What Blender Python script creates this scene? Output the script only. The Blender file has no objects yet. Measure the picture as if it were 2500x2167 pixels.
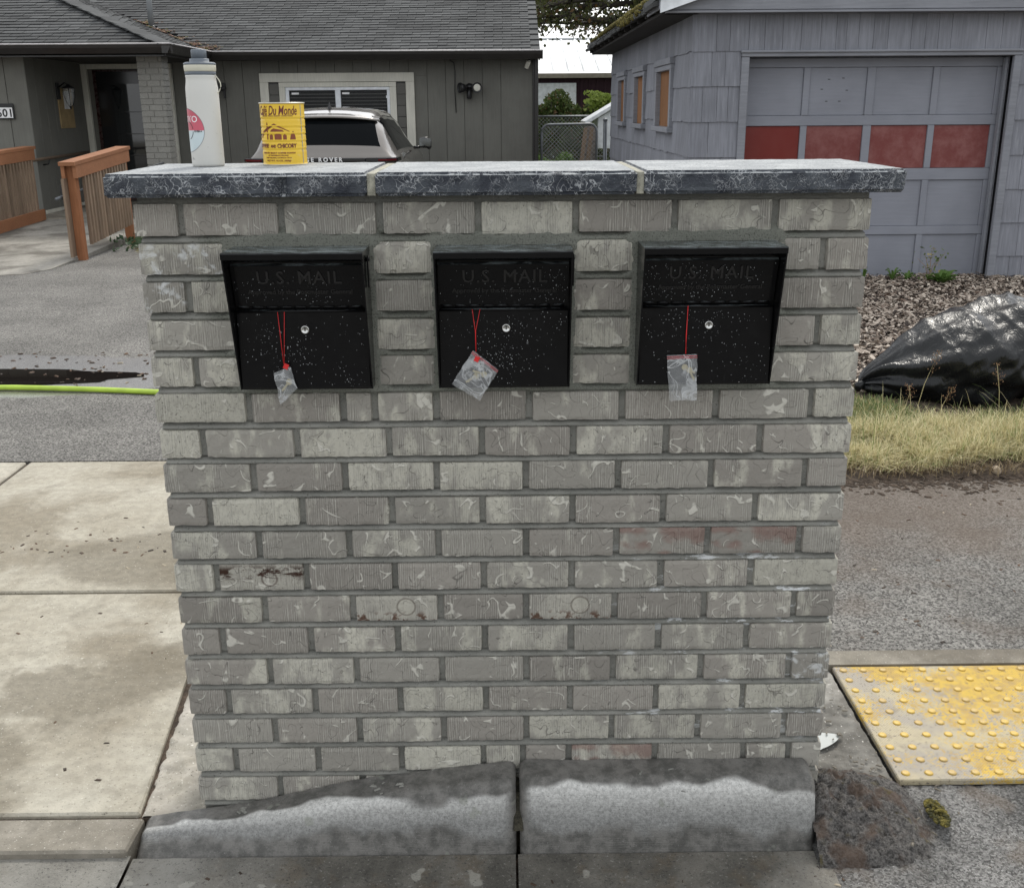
import bpy, bmesh, math, random
import numpy as np
from mathutils import Vector, Matrix, noise
random.seed(7); np.random.seed(7)
S = bpy.context.scene
COL = S.collection
R = math.radians

# ------------------------------------------------------------------ camera, sky, sun, exposure
cam = bpy.data.cameras.new('camera'); camo = bpy.data.objects.new('camera', cam); COL.objects.link(camo)
cam.sensor_width = 36; cam.sensor_fit = 'HORIZONTAL'; cam.lens = 37.06; cam.clip_start = .05; cam.clip_end = 600
yaw, pit, roll = .00683, .30888, .00696
Rv = Vector((math.cos(yaw), -math.sin(yaw), 0))
Uv = Vector((math.sin(yaw)*math.sin(pit), math.cos(yaw)*math.sin(pit), math.cos(pit)))
Fv = Vector((math.sin(yaw)*math.cos(pit), math.cos(yaw)*math.cos(pit), -math.sin(pit)))
c_, s_ = math.cos(roll), math.sin(roll)
R2 = Rv*c_ - Uv*s_; U2 = Rv*s_ + Uv*c_
camo.matrix_world = Matrix(((R2.x, U2.x, -Fv.x, -.0019), (R2.y, U2.y, -Fv.y, -2.194), (R2.z, U2.z, -Fv.z, 1.64), (0, 0, 0, 1)))
S.camera = camo
W = bpy.data.worlds.new('World'); S.world = W; W.use_nodes = True
wn = W.node_tree.nodes; wl = W.node_tree.links
SUN_EL, SUN_AZ = 50, 14      # degrees; azimuth clockwise from +Y (behind the wall, a little to the right)
sky = wn.new('ShaderNodeTexSky'); sky.sky_type = 'NISHITA'; sky.sun_disc = False
sky.sun_elevation = R(SUN_EL); sky.sun_rotation = R(SUN_AZ); sky.dust_density = 3.0
hs = wn.new('ShaderNodeHueSaturation'); hs.inputs['Saturation'].default_value = .35
mx = wn.new('ShaderNodeMix'); mx.data_type = 'RGBA'; mx.inputs[0].default_value = .6
mx.inputs[7].default_value = (8.8, 9.0, 9.2, 1)          # even white cloud cover
wl.new(sky.outputs[0], hs.inputs['Color']); wl.new(hs.outputs[0], mx.inputs[6])
bg = wn['Background']; wl.new(mx.outputs[2], bg.inputs[0]); bg.inputs[1].default_value = .122
sl = bpy.data.lights.new('sun', 'SUN'); sl.energy = 1.35; sl.angle = R(10); sl.color = (1, .95, .86)
so = bpy.data.objects.new('sun', sl); COL.objects.link(so)
so.rotation_euler = (R(90-SUN_EL), 0, R(180-SUN_AZ) + 0)
# lamp points down its -Z; build from direction for certainty
sd = Vector((math.sin(R(SUN_AZ))*math.cos(R(SUN_EL)), math.cos(R(SUN_AZ))*math.cos(R(SUN_EL)), math.sin(R(SUN_EL))))
so.rotation_euler = sd.to_track_quat('Z', 'Y').to_euler(); so.location = (0, 3, 12)
S.view_settings.view_transform = 'Standard'; S.view_settings.look = 'None'
S.view_settings.exposure = .55; S.view_settings.gamma = 1; S.view_settings.use_curve_mapping = False

# ------------------------------------------------------------------ node helper
class M:
    def __init__(s, name, base=(.5, .5, .5), rough=.7, metal=0, spec=.5):
        s.m = bpy.data.materials.new(name); s.m.use_nodes = True
        s.t = s.m.node_tree; s.b = s.t.nodes['Principled BSDF']
        s.set('Base Color', (*base, 1)); s.set('Roughness', rough); s.set('Metallic', metal); s.set('Specular IOR Level', spec)
        s._c = None
    def set(s, k, v):
        if isinstance(v, bpy.types.NodeSocket): s.t.links.new(v, s.b.inputs[k])
        else: s.b.inputs[k].default_value = v
        return s
    def n(s, typ, ins=None, out=0, **pr):
        nd = s.t.nodes.new('ShaderNode'+typ)
        for k, v in pr.items(): setattr(nd, k, v)
        for k, v in (ins or {}).items():
            if v is None: continue
            if isinstance(v, bpy.types.NodeSocket): s.t.links.new(v, nd.inputs[k])
            else: nd.inputs[k].default_value = v
        return nd.outputs[out]
    def co(s, kind='Object'):
        return s.n('TexCoord', out=kind)
    def pos(s): return s.n('NewGeometry', out='Position')
    def rnd(s): return s.n('ObjectInfo', out='Random')
    def isl(s): return s.n('NewGeometry', out='Random Per Island')
    def xyz(s, v, i): return s.n('SeparateXYZ', {0: v}, out=i)
    def mth(s, op, a, b=None, c=None, clamp=False): return s.n('Math', {0: a, 1: b, 2: c}, operation=op, use_clamp=clamp)
    def vm(s, op, a, b): return s.n('VectorMath', {0: a, 1: b}, operation=op)
    def noise(s, v, sc, det=3, ro=.5, di=0, out='Fac'): return s.n('TexNoise', {'Vector': v, 'Scale': sc, 'Detail': det, 'Roughness': ro, 'Distortion': di}, out=out)
    def vor(s, v, sc, feat='F1', out='Distance', rand=1): return s.n('TexVoronoi', {'Vector': v, 'Scale': sc, 'Randomness': rand}, out=out, feature=feat)
    def mr(s, v, a, b, c=0, d=1, smooth=True): return s.n('MapRange', {'Value': v, 'From Min': a, 'From Max': b, 'To Min': c, 'To Max': d}, interpolation_type='SMOOTHSTEP' if smooth else 'LINEAR')
    def mix(s, f, a, b):
        nd = s.t.nodes.new('ShaderNodeMix'); nd.data_type = 'RGBA'
        for i, v in ((0, f), (6, a), (7, b)):
            if isinstance(v, bpy.types.NodeSocket): s.t.links.new(v, nd.inputs[i])
            else: nd.inputs[i].default_value = v if i == 0 else (*v, 1) if len(v) == 3 else v
        return nd.outputs[2]
    def mul(s, col, f):   # scale a colour by a scalar socket
        return s.n('VectorMath', {0: col, 'Scale': f}, operation='SCALE')
    def map(s, v, sc=(1, 1, 1), loc=(0, 0, 0)): return s.n('Mapping', {'Vector': v, 'Scale': sc, 'Location': loc})
    def bump(s, h, strength=.5, dist=.002, nrm=None):
        o = s.n('Bump', {'Height': h, 'Strength': strength, 'Distance': dist, 'Normal': nrm}, out='Normal')
        s.set('Normal', o); return o
    def col(s, c): return s.set('Base Color', c)

def speckle(name, base, var=.25, sc=60, rough=.75, fine=900, bump=.4, bd=.001, tint=None, spec=.4):
    m = M(name, base, rough, spec=spec); p = m.pos()
    a = m.noise(p, sc, 4); b = m.noise(p, fine, 2)
    f = m.mth('ADD', m.mr(a, .3, .7, 1-var, 1+var), m.mr(b, .3, .7, -var*.6, var*.6))
    c = m.mul((base), f)
    if tint: c = m.mix(m.mr(m.noise(p, sc*.12, 3), .45, .65), c, m.mul(tint, f))
    m.col(c); m.bump(m.mth('ADD', a, m.mth('MULTIPLY', b, .5)), bump, bd); return m.m

def flat(name, base, rough=.6, metal=0, spec=.5, var=.12):
    m = M(name, base, rough, metal, spec)
    m.col(m.mul(base, m.mr(m.noise(m.co(), 9, 4), .3, .7, 1-var, 1+var)))
    m.set('Roughness', m.mr(m.noise(m.co(), 25, 3), .3, .7, max(.02, rough-.06), min(1, rough+.06)))
    return m.m

# ------------------------------------------------------------------ geometry helper
def wloc(o):
    v = Vector((0, 0, 0))
    while o: v += o.location; o = o.parent
    return v
def link(name, me, mat=None, parent=None, loc=(0, 0, 0), rot=None):
    o = bpy.data.objects.new(name, me)
    if me is not None and mat is not None and len(me.materials) == 0: me.materials.append(mat)
    if parent is not None: o.parent = parent
    o.location = Vector(loc) - (wloc(parent) if parent else Vector((0, 0, 0)))
    if rot: o.rotation_euler = rot
    COL.objects.link(o); return o
def tag(o, label=None, cat=None, group=None, kind=None):
    for k, v in (('label', label), ('category', cat), ('group', group), ('kind', kind)):
        if v: o[k] = v
    return o
def thing(name, label, cat, loc=(0, 0, 0), group=None): return tag(link(name, None, loc=loc), label, cat, group)
def mesh(vs, fs, smooth=False):
    me = bpy.data.meshes.new('m'); me.from_pydata([tuple(v) for v in vs], [], fs)
    if smooth: me.polygons.foreach_set('use_smooth', [True]*len(me.polygons))
    me.update(); return me
def from_bm(bm, smooth=False):
    bmesh.ops.recalc_face_normals(bm, faces=bm.faces)
    me = bpy.data.meshes.new('m'); bm.to_mesh(me); bm.free()
    if smooth: me.polygons.foreach_set('use_smooth', [True]*len(me.polygons))
    return me
_bc = {}
def boxmesh(dx, dy, dz, bev=0, seg=1):
    k = (round(dx, 4), round(dy, 4), round(dz, 4), bev, seg)
    bm = bmesh.new(); bmesh.ops.create_cube(bm, size=1)
    for v in bm.verts: v.co = Vector((v.co.x*dx, v.co.y*dy, v.co.z*dz))
    if bev: bmesh.ops.bevel(bm, geom=list(bm.edges), offset=min(bev, dx*.45, dy*.45, dz*.45), segments=seg, affect='EDGES')
    return from_bm(bm)
def box(name, x0, x1, y0, y1, z0, z1, mat, parent=None, bev=0, seg=1, rot=None):
    k = (round(x1-x0, 4), round(y1-y0, 4), round(z1-z0, 4), bev, seg, mat.name)
    if k not in _bc:
        _bc[k] = boxmesh(x1-x0, y1-y0, z1-z0, bev, seg); _bc[k].materials.append(mat)
    return link(name, _bc[k], None, parent, ((x0+x1)/2, (y0+y1)/2, (z0+z1)/2), rot)
def prism(name, pts, a0, a1, axis, mat, parent=None, bev=0):
    """pts: 2D outline; axis 'z' -> (x,y), 'y' -> (x,z), 'x' -> (y,z)"""
    def P(p, a): return {'z': (p[0], p[1], a), 'y': (p[0], a, p[1]), 'x': (a, p[0], p[1])}[axis]
    n = len(pts); vs = [Vector(P(p, a0)) for p in pts] + [Vector(P(p, a1)) for p in pts]
    c = sum(vs, Vector())/len(vs); vs = [v-c for v in vs]
    bm = bmesh.new(); bv = [bm.verts.new(v) for v in vs]
    bm.faces.new(bv[:n]); bm.faces.new(bv[n:][::-1])
    for i in range(n): bm.faces.new((bv[i], bv[(i+1) % n], bv[n+(i+1) % n], bv[n+i]))
    if bev: bmesh.ops.bevel(bm, geom=list(bm.edges), offset=bev, segments=1, affect='EDGES')
    return link(name, from_bm(bm), mat, parent, c)
def lathe_mesh(prof, n=48, cx=0, cy=0, smooth=True, fn=None):
    vs, fs = [], []
    for (r, z) in prof:
        for k in range(n):
            a = 2*math.pi*k/n; rr = r if fn is None else fn(r, z, a)
            vs.append((cx+rr*math.cos(a), cy+rr*math.sin(a), z))
    for i in range(len(prof)-1):
        for k in range(n):
            a, b = i*n+k, i*n+(k+1) % n; fs.append((a, b, b+n, a+n))
    fs.append(tuple(range(n))[::-1]); fs.append(tuple(range((len(prof)-1)*n, len(prof)*n)))
    me = mesh(vs, fs, smooth); return me
def tube_mesh(pts, r, n=8, cap=True):
    pts = [Vector(p) for p in pts]; vs, fs = [], []
    rr = r if isinstance(r, (list, tuple)) else [r]*len(pts)
    ref = Vector((0, 0, 1))
    for i, p in enumerate(pts):
        t = (pts[min(i+1, len(pts)-1)] - pts[max(i-1, 0)]).normalized()
        if abs(t.dot(ref)) > .95: ref2 = Vector((1, 0, 0))
        else: ref2 = ref
        a = t.cross(ref2).normalized(); b = t.cross(a).normalized()
        for k in range(n):
            q = 2*math.pi*k/n; vs.append(p + (a*math.cos(q)+b*math.sin(q))*rr[i])
    for i in range(len(pts)-1):
        for k in range(n):
            a, b = i*n+k, i*n+(k+1) % n; fs.append((a, b, b+n, a+n))
    if cap: fs.append(tuple(range(n))[::-1]); fs.append(tuple(range(len(vs)-n, len(vs))))
    return mesh(vs, fs, True)
def tube(name, pts, r, mat, parent=None, n=8):
    c = Vector(pts[0]); return link(name, tube_mesh([Vector(p)-c for p in pts], r, n), mat, parent, c)
def gridbox(dx, dy, dz, res, fn=None, bevel=.002):
    """box whose six faces are grids, edges softened, moved by fn(v, n)"""
    nx, ny, nz = (max(2, int(round(d/res))) for d in (dx, dy, dz))
    idx, vs, fs, nr = {}, [], [], []
    def V(i, j, k):
        key = (i, j, k)
        if key not in idx:
            idx[key] = len(vs)
            vs.append(Vector((dx*(i/nx-.5), dy*(j/ny-.5), dz*(k/nz-.5))))
            nr.append(Vector(((i == nx)-(i == 0), (j == ny)-(j == 0), (k == nz)-(k == 0))))
        return idx[key]
    for j in (0, ny):
        for i in range(nx):
            for k in range(nz):
                q = (V(i, j, k), V(i+1, j, k), V(i+1, j, k+1), V(i, j, k+1)); fs.append(q if j == 0 else q[::-1])
    for i in (0, nx):
        for j in range(ny):
            for k in range(nz):
                q = (V(i, j, k), V(i, j+1, k), V(i, j+1, k+1), V(i, j, k+1)); fs.append(q if i else q[::-1])
    for k in (0, nz):
        for i in range(nx):
            for j in range(ny):
                q = (V(i, j, k), V(i+1, j, k), V(i+1, j+1, k), V(i, j+1, k)); fs.append(q if k else q[::-1])
    out = []
    for v, n in zip(vs, nr):
        m = abs(n.x)+abs(n.y)+abs(n.z); w = v.copy()
        if m > 1: w -= n*bevel*(.55 if m == 2 else .7)
        if fn: w = fn(w, n.normalized(), v)
        out.append(w)
    return mesh(out, fs, False)
def N(v, sc, seed=0): return noise.noise(Vector((v[0]*sc+seed*17.3, v[1]*sc-seed*5.1, v[2]*sc+seed*9.7)))
def text_me(s, size, depth=.0005, shear=0, off=0, align='CENTER', space=1, res=3):
    cu = bpy.data.curves.new('t', 'FONT'); cu.body = s; cu.size = size; cu.extrude = depth; cu.shear = shear
    cu.offset = off; cu.align_x = align; cu.align_y = 'CENTER'; cu.space_character = space; cu.resolution_u = res
    o = bpy.data.objects.new('t', cu); COL.objects.link(o)
    dg = bpy.context.evaluated_depsgraph_get(); me = bpy.data.meshes.new_from_object(o.evaluated_get(dg))
    bpy.data.objects.remove(o); bpy.data.curves.remove(cu)
    me.materials.clear(); return me
def text_xz(name, s, size, x, y, z, mat, parent=None, **k):
    """lettering standing in a plane facing -Y"""
    me = text_me(s, size, **k)
    for v in me.vertices: v.co = Vector((v.co.x, -v.co.z, v.co.y))
    return link(name, me, mat, parent, (x, y, z))

# ------------------------------------------------------------------ materials
def brick_material(name, dark=(.312, .296, .262), lite=(.53, .512, .435), stain=None, patch_lo=.46):
    m = M(name, dark, .85, spec=.25); o = m.co(); r = m.rnd()
    off = m.n('CombineXYZ', {0: m.mth('MULTIPLY', r, 37.), 1: m.mth('MULTIPLY', r, 11.), 2: m.mth('MULTIPLY', r, 23.)})
    p = m.vm('ADD', o, off)
    r2 = m.n('TexWhiteNoise', {'W': m.mth('MULTIPLY', r, 91.7)}, noise_dimensions='1D')
    # body colour: taupe to buff patches, amount differs per brick
    big = m.noise(m.map(p, (1, 1, .45)), 22, 4, .55)
    lo = m.mth('ADD', patch_lo+.03, m.mth('MULTIPLY', m.mth('SUBTRACT', .5, r2), .24))
    pm = m.mr(m.mth('SUBTRACT', big, lo), -.02, .13)
    gr = m.noise(m.map(p, (1, 1, .4)), 130, 3, .75)
    pm = m.mth('MULTIPLY', pm, m.mr(gr, .36, .54, .55, 1.0))
    c = m.mix(m.mth('MULTIPLY', pm, .85), dark, lite)
    c = m.mul(c, m.mr(r, 0, 1, .86, 1.13, False))
    # combed vertical lines
    wob = m.mth('MULTIPLY', m.noise(m.map(p, (1, 1, .12)), 60, 2), .012)
    x = m.mth('ADD', m.xyz(p, 0), wob)
    ph = m.mth('FRACT', m.mth('MULTIPLY', x, 205.))
    tri = m.mth('ABSOLUTE', m.mth('SUBTRACT', ph, .5))
    ir = m.noise(m.map(p, (1, 1, .10)), 210, 2, .6)
    sm = m.mth('MULTIPLY', m.mr(m.noise(m.map(p, (1, 1, .35)), 13, 1), .47, .51), m.mr(ir, .40, .56))
    stm = m.mth('MULTIPLY', m.mr(tri, .17, .08), sm)
    c = m.mix(m.mth('MULTIPLY', stm, .62), c, (.56, .54, .48))
    std = m.mth('MULTIPLY', m.mr(tri, .36, .46), m.mth('MULTIPLY', sm, .8))
    c = m.mix(m.mth('MULTIPLY', std, .30), c, (.12, .115, .105))
    # smears and curls: thin light contour strokes
    cn = m.noise(p, 15, 1, .3, 1.0)
    ln = m.mth('ABSOLUTE', m.mth('SUBTRACT', cn, .5))
    gate = m.mr(m.noise(m.vm('ADD', p, (5., 3., 1.)), 30, 1), .53, .59)
    curl = m.mth('MULTIPLY', m.mr(ln, .026, .010), gate)
    c = m.mix(m.mth('MULTIPLY', curl, .8), c, (.62, .60, .53))
    # flake edges, darker
    fl = m.noise(m.vm('ADD', p, (9., 2., 7.)), 26, 1, .3, .8)
    fe = m.mr(m.mth('ABSOLUTE', m.mth('SUBTRACT', fl, .56)), .010, .003)
    fe = m.mth('MULTIPLY', fe, m.mr(m.noise(m.vm('ADD', p, (1., 8., 4.)), 25, 1), .48, .56))
    c = m.mix(m.mth('MULTIPLY', fe, .55), c, (.10, .095, .085))
    # pits
    pt = m.noise(p, 260, 3, .75)
    pits = m.mth('MULTIPLY', m.mr(pt, .37, .31), m.mr(pm, 0, 1, .30, .85))
    c = m.mix(pits, c, (.07, .065, .06))
    c = m.mix(m.mth('MULTIPLY', m.mr(pt, .62, .72), .35), c, (.6, .58, .52))
    if stain == 'brown':
        sx = m.noise(m.map(o, (.5, 1, 1.3)), 38, 5, .75, .6)
        zz = m.mr(m.mth('ABSOLUTE', m.mth('SUBTRACT', m.xyz(o, 2), .012)), .004, .026, 1, 0)
        c = m.mix(m.mth('MULTIPLY', m.mr(sx, .46, .56), zz), c, (.045, .022, .014))
        rg = m.mth('ABSOLUTE', m.mth('SUBTRACT', m.n('VectorMath', {0: m.vm('MULTIPLY', m.vm('ADD', o, (-.018, 0, .004)), (1, 0, 1))}, out='Value', operation='LENGTH'), .017))
        c = m.mix(m.mr(rg, .003, .001, 0, .6), c, (.08, .05, .04))
    if stain == 'red':
        c = m.mix(m.mth('MULTIPLY', m.mr(m.noise(m.map(o, (.6, 1, 1)), 26, 3), .42, .62), .6), c, (.20, .105, .085))
    if stain == 'white':
        c = m.mix(m.mr(m.noise(m.vm('ADD', p, (3., 3., 3.)), 40, 4, .6, .7), .52, .66, 0, .8), c, (.62, .63, .62))
    if stain == 'ring':
        dd = m.n('VectorMath', {0: m.vm('MULTIPLY', m.vm('ADD', o, (-.022, 0, -.004)), (1, 0, 1))}, out='Value', operation='LENGTH')
        c = m.mix(m.mr(dd, .021, .019, 0, .6), c, (.50, .48, .41))
        c = m.mix(m.mr(m.mth('ABSOLUTE', m.mth('SUBTRACT', dd, .0205)), .003, .001, 0, .55), c, (.12, .10, .08))
        c = m.mix(m.mth('MULTIPLY', m.mr(m.noise(o, 60, 4), .5, .6), m.mr(m.xyz(o, 2), -.004, -.02)), c, (.13, .08, .058))
    m.col(c)
    h = m.mth('ADD', m.mth('MULTIPLY', m.mth('SUBTRACT', stm, std), .35), m.mth('MULTIPLY', curl, .9))
    h = m.mth('ADD', h, m.mth('MULTIPLY', m.mr(fl, .555, .565), .8))
    h = m.mth('ADD', h, m.mth('MULTIPLY', pt, .7))
    h = m.mth('SUBTRACT', h, m.mth('MULTIPLY', pits, .8))
    m.bump(h, .9, .0020)
    return m.m
MB = brick_material('rustic clay brick')
MBd = brick_material('plain taupe brick', patch_lo=.56, dark=(.285, .266, .236))
MBl = brick_material('buff sanded brick', patch_lo=.38)
MBbrown = brick_material('brown stained brick', lite=(.46, .44, .38), patch_lo=.30, stain='brown')
MBred = brick_material('red tinged brick', patch_lo=.58, stain='red')
MBwhite = brick_material('lime smeared brick', stain='white')
MBring = brick_material('ring marked brick', lite=(.46, .44, .38), patch_lo=.34, stain='ring')

def mortar_material():
    m = M('mortar', (.2, .2, .18), .95, spec=.2); p = m.pos()
    n1 = m.noise(p, 9, 3); n2 = m.noise(p, 230, 3, .75)
    c = m.mix(m.mr(n1, .35, .65), (.195, .195, .176), (.275, .272, .246))
    x, z = m.xyz(p, 0), m.xyz(p, 2)
    # damp, sandy surround of the boxes
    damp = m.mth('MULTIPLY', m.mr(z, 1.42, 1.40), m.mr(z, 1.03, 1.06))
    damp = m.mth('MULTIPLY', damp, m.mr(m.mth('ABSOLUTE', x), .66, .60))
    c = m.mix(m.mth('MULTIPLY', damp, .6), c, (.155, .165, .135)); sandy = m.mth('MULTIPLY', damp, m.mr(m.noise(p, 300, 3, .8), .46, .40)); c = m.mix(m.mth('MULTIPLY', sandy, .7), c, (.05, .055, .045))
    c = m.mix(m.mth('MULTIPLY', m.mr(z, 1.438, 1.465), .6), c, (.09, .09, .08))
    c = m.mix(m.mr(n2, .40, .30), c, (.05, .05, .045)); c = m.mix(m.mr(n2, .62, .74, 0, .5), c, (.42, .42, .39))
    # white lime bloom low on the right
    ef = m.mth('MULTIPLY', m.mr(m.noise(m.map(p, (.5, 1, 2)), 26, 5, .7), .55, .62), m.mth('MULTIPLY', m.mr(x, .12, .45), m.mth('MULTIPLY', m.mr(z, .78, .62), m.mr(z, .12, .3))))
    c = m.mix(m.mth('MULTIPLY', ef, .9), c, (.66, .68, .68))
    m.col(c); m.bump(m.mth('ADD', n2, m.mth('MULTIPLY', m.noise(p, 90, 2), .5)), .9, .0025); return m.m
MMORT = mortar_material()

def cap_edge_material():
    m = M('chiselled blue grey stone', (.06, .065, .075), .55, spec=.45); p = m.pos()
    q = m.vm('ADD', p, m.mul(m.noise(p, 26, 3, out='Color'), .085))
    vo = m.vor(m.map(q, (1, 1, 1.3)), 38, 'DISTANCE_TO_EDGE'); vo2 = m.vor(m.vm('ADD', q, (3., 3., 3.)), 95, 'DISTANCE_TO_EDGE')
    gate = m.mr(m.noise(p, 16, 2), .42, .6); g2 = m.mr(m.noise(m.vm('ADD', p, (7., 1., 2.)), 30, 2), .46, .6)
    v = m.mth('MAXIMUM', m.mth('MULTIPLY', m.mr(vo, .045, .012), m.mth('MULTIPLY', gate, .9)), m.mth('MULTIPLY', m.mr(vo2, .07, .015), m.mth('MULTIPLY', g2, .6)))
    n = m.noise(p, 300, 3, .7); b = m.noise(p, 20, 4)
    c = m.mix(m.mr(b, .35, .7), (.024, .029, .041), (.070, .080, .094))
    c = m.mix(m.mth('MULTIPLY', v, .95), c, (.48, .50, .52)); c = m.mix(m.mr(n, .62, .72, 0, .45), c, (.42, .44, .46))
    m.col(c); m.bump(m.mth('ADD', m.mth('MULTIPLY', v, .6), m.mth('ADD', n, m.mth('MULTIPLY', b, 2))), .8, .004); return m.m
MCAPE = cap_edge_material()
def cap_top_material():  # top copy of the stone, its sky brightness put into the colour
    m = M('sky bright pitted cap stone', (.4, .41, .42), .8, spec=.3); p = m.pos()
    n = m.noise(p, 260, 3, .7); b = m.noise(p, 14, 4)
    c = m.mix(m.mr(b, .35, .68), (.29, .305, .315), (.40, .415, .42)); c = m.mix(m.mr(m.noise(p, 150, 3, .75), .46, .38), c, (.13, .14, .15))
    c = m.mix(m.mr(m.noise(p, 5, 2), .62, .66, 0, .3), c, (.25, .27, .28))
    m.col(c); m.bump(n, .6, .002); return m.m
MCAPT = cap_top_material()
MBLACK = None
def black_box_material():
    m = M('wet black enamel', (.003, .003, .0035), .12, spec=.22); p = m.pos()
    n = m.noise(p, 40, 4, .6); n3 = m.noise(m.map(p, (1, 1, .15)), 60, 3)
    dr = m.vor(p, 190, 'F1'); g = m.mr(m.noise(p, 26, 3), .45, .6)
    dot = m.mth('MULTIPLY', m.mr(dr, .20, .12), g)
    c = m.mix(m.mr(n3, .70, .84, 0, .18), (.006, .006, .0065), (.10, .105, .11))
    nz = m.xyz(m.n('NewGeometry', out='Normal'), 2); dust = m.mth('MULTIPLY', m.mr(nz, .7, .9), m.mr(m.noise(m.map(p, (.35, 1, 1)), 46, 4, .7, .8), .42, .62, .08, .85))
    c = m.mix(dust, c, (.26, .30, .31))
    m.col(c); m.set('Roughness', m.mr(n, .3, .75, .06, .26)); m.bump(m.mth('ADD', dot, m.mth('MULTIPLY', n, .1)), .12, .0008); return m.m
MBOX = black_box_material()
MDROP = M('dried water spots', (.42, .44, .45), .25).m
MSTEEL = M('brushed nickel', (.62, .62, .60), .25, 1).m
MKEYH = M('dark keyway', (.02, .02, .02), .5).m
MRED = flat('red cord', (.62, .02, .02), .5)
MREDL = M('red zip line', (.55, .05, .06), .5).m
def bag_plastic():
    m = M('clear plastic film', (.66, .68, .69), .15, spec=.8); p = m.pos()
    n = m.noise(p, 20, 1, .5, 1.6); n = m.mth('ABSOLUTE', m.mth('SUBTRACT', n, .5))
    m.set('Alpha', m.mth('MAXIMUM', m.mr(n, .035, .008, .16, .55), m.mr(m.noise(p, 45, 2), .50, .72, .16, .46))); m.bump(n, .3, .002); return m.m
MFILM = bag_plastic()
MBRASS = M('brass key', (.60, .55, .38), .3, .8).m

def asphalt_material():
    m = M('worn asphalt', (.15, .15, .15), .85, spec=.35); p = m.pos()
    agg = m.vor(p, 150, 'F1', 'Color'); ag = m.xyz(agg, 0); big = m.noise(p, 1.6, 5, .6); n = m.noise(p, 330, 3, .7)
    c = m.mix(m.mr(ag, .1, .95, 0, 1, False), (.055, .052, .048), (.265, .256, .236))
    c = m.mix(m.mr(n, .62, .70, 0, .7), c, (.50, .49, .46)); c = m.mix(m.mr(n, .38, .32, 0, .8), c, (.03, .03, .03))
    c = m.mul(c, m.mr(big, .3, .7, .80, 1.18))
    x, y = m.xyz(p, 0), m.xyz(p, 1)
    # wet ring round the hose puddle
    ex = m.mth('DIVIDE', m.mth('ADD', x, 3.6), 1.75); ey = m.mth('DIVIDE', m.mth('SUBTRACT', y, 4.5), .62)
    d = m.mth('ADD', m.mth('MULTIPLY', ex, ex), m.mth('MULTIPLY', ey, ey))
    d = m.mth('ADD', d, m.mth('MULTIPLY', m.mth('SUBTRACT', m.noise(p, 5, 4), .5), .8))
    wet = m.mr(d, 1.02, .90)
    c = m.mix(m.mth('MULTIPLY', wet, .35), c, (.03, .03, .03)); m.set('Coat Weight', wet); m.set('Coat Roughness', .25)
    c = m.mix(m.mth('MULTIPLY', m.mr(m.mth('ADD', y, m.mth('MULTIPLY', m.noise(p, 4, 4), 1.2)), 1.7, 2.6), m.mr(x, .5, .9, 0, .55)), c, (.13, .095, .07))
    c = m.mix(m.mr(m.noise(p, 90, 3, .7), .62, .72, 0, .5), c, (.34, .33, .31))
    # brown soil smears
    sm = m.mth('MULTIPLY', m.mr(m.noise(p, 3, 5, .6), .5, .68), m.mr(x, .6, 1.2))
    c = m.mix(m.mth('MULTIPLY', sm, .45), c, (.11, .085, .065))
    m.col(c); m.set('Roughness', m.mr(wet, 0, 1, .85, .30, False))
    h = m.mth('ADD', ag, m.mth('MULTIPLY', n, .8))
    m.bump(h, m.mr(wet, 0, 1, .9, .40, False), .004); return m.m
MASP = asphalt_material()
def rough_asphalt():
    m = M('coarse patched asphalt', (.2, .2, .2), .8, spec=.4); p = m.pos()
    v = m.vor(p, 210, 'F1', 'Color'); a = m.xyz(v, 0); n = m.noise(p, 240, 4, .7); b = m.noise(p, 5, 4)
    c = m.mix(m.mr(a, 0, 1, 0, 1, False), (.055, .053, .05), (.25, .245, .235))
    c = m.mix(m.mr(n, .60, .70, 0, .8), c, (.58, .58, .56)); c = m.mix(m.mr(n, .40, .32), c, (.03, .03, .028))
    c = m.mul(c, m.mr(b, .3, .7, .60, 1.45)); c = m.mix(m.mr(m.noise(p, 70, 4, .8), .58, .70, 0, .6), c, (.46, .45, .42)); c = m.mix(m.mr(m.noise(p, 7, 4), .52, .66, 0, .5), c, (.15, .115, .085))
    m.col(c); m.bump(m.mth('ADD', a, n), 1, .006); return m.m
MASPR = rough_asphalt()
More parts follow.
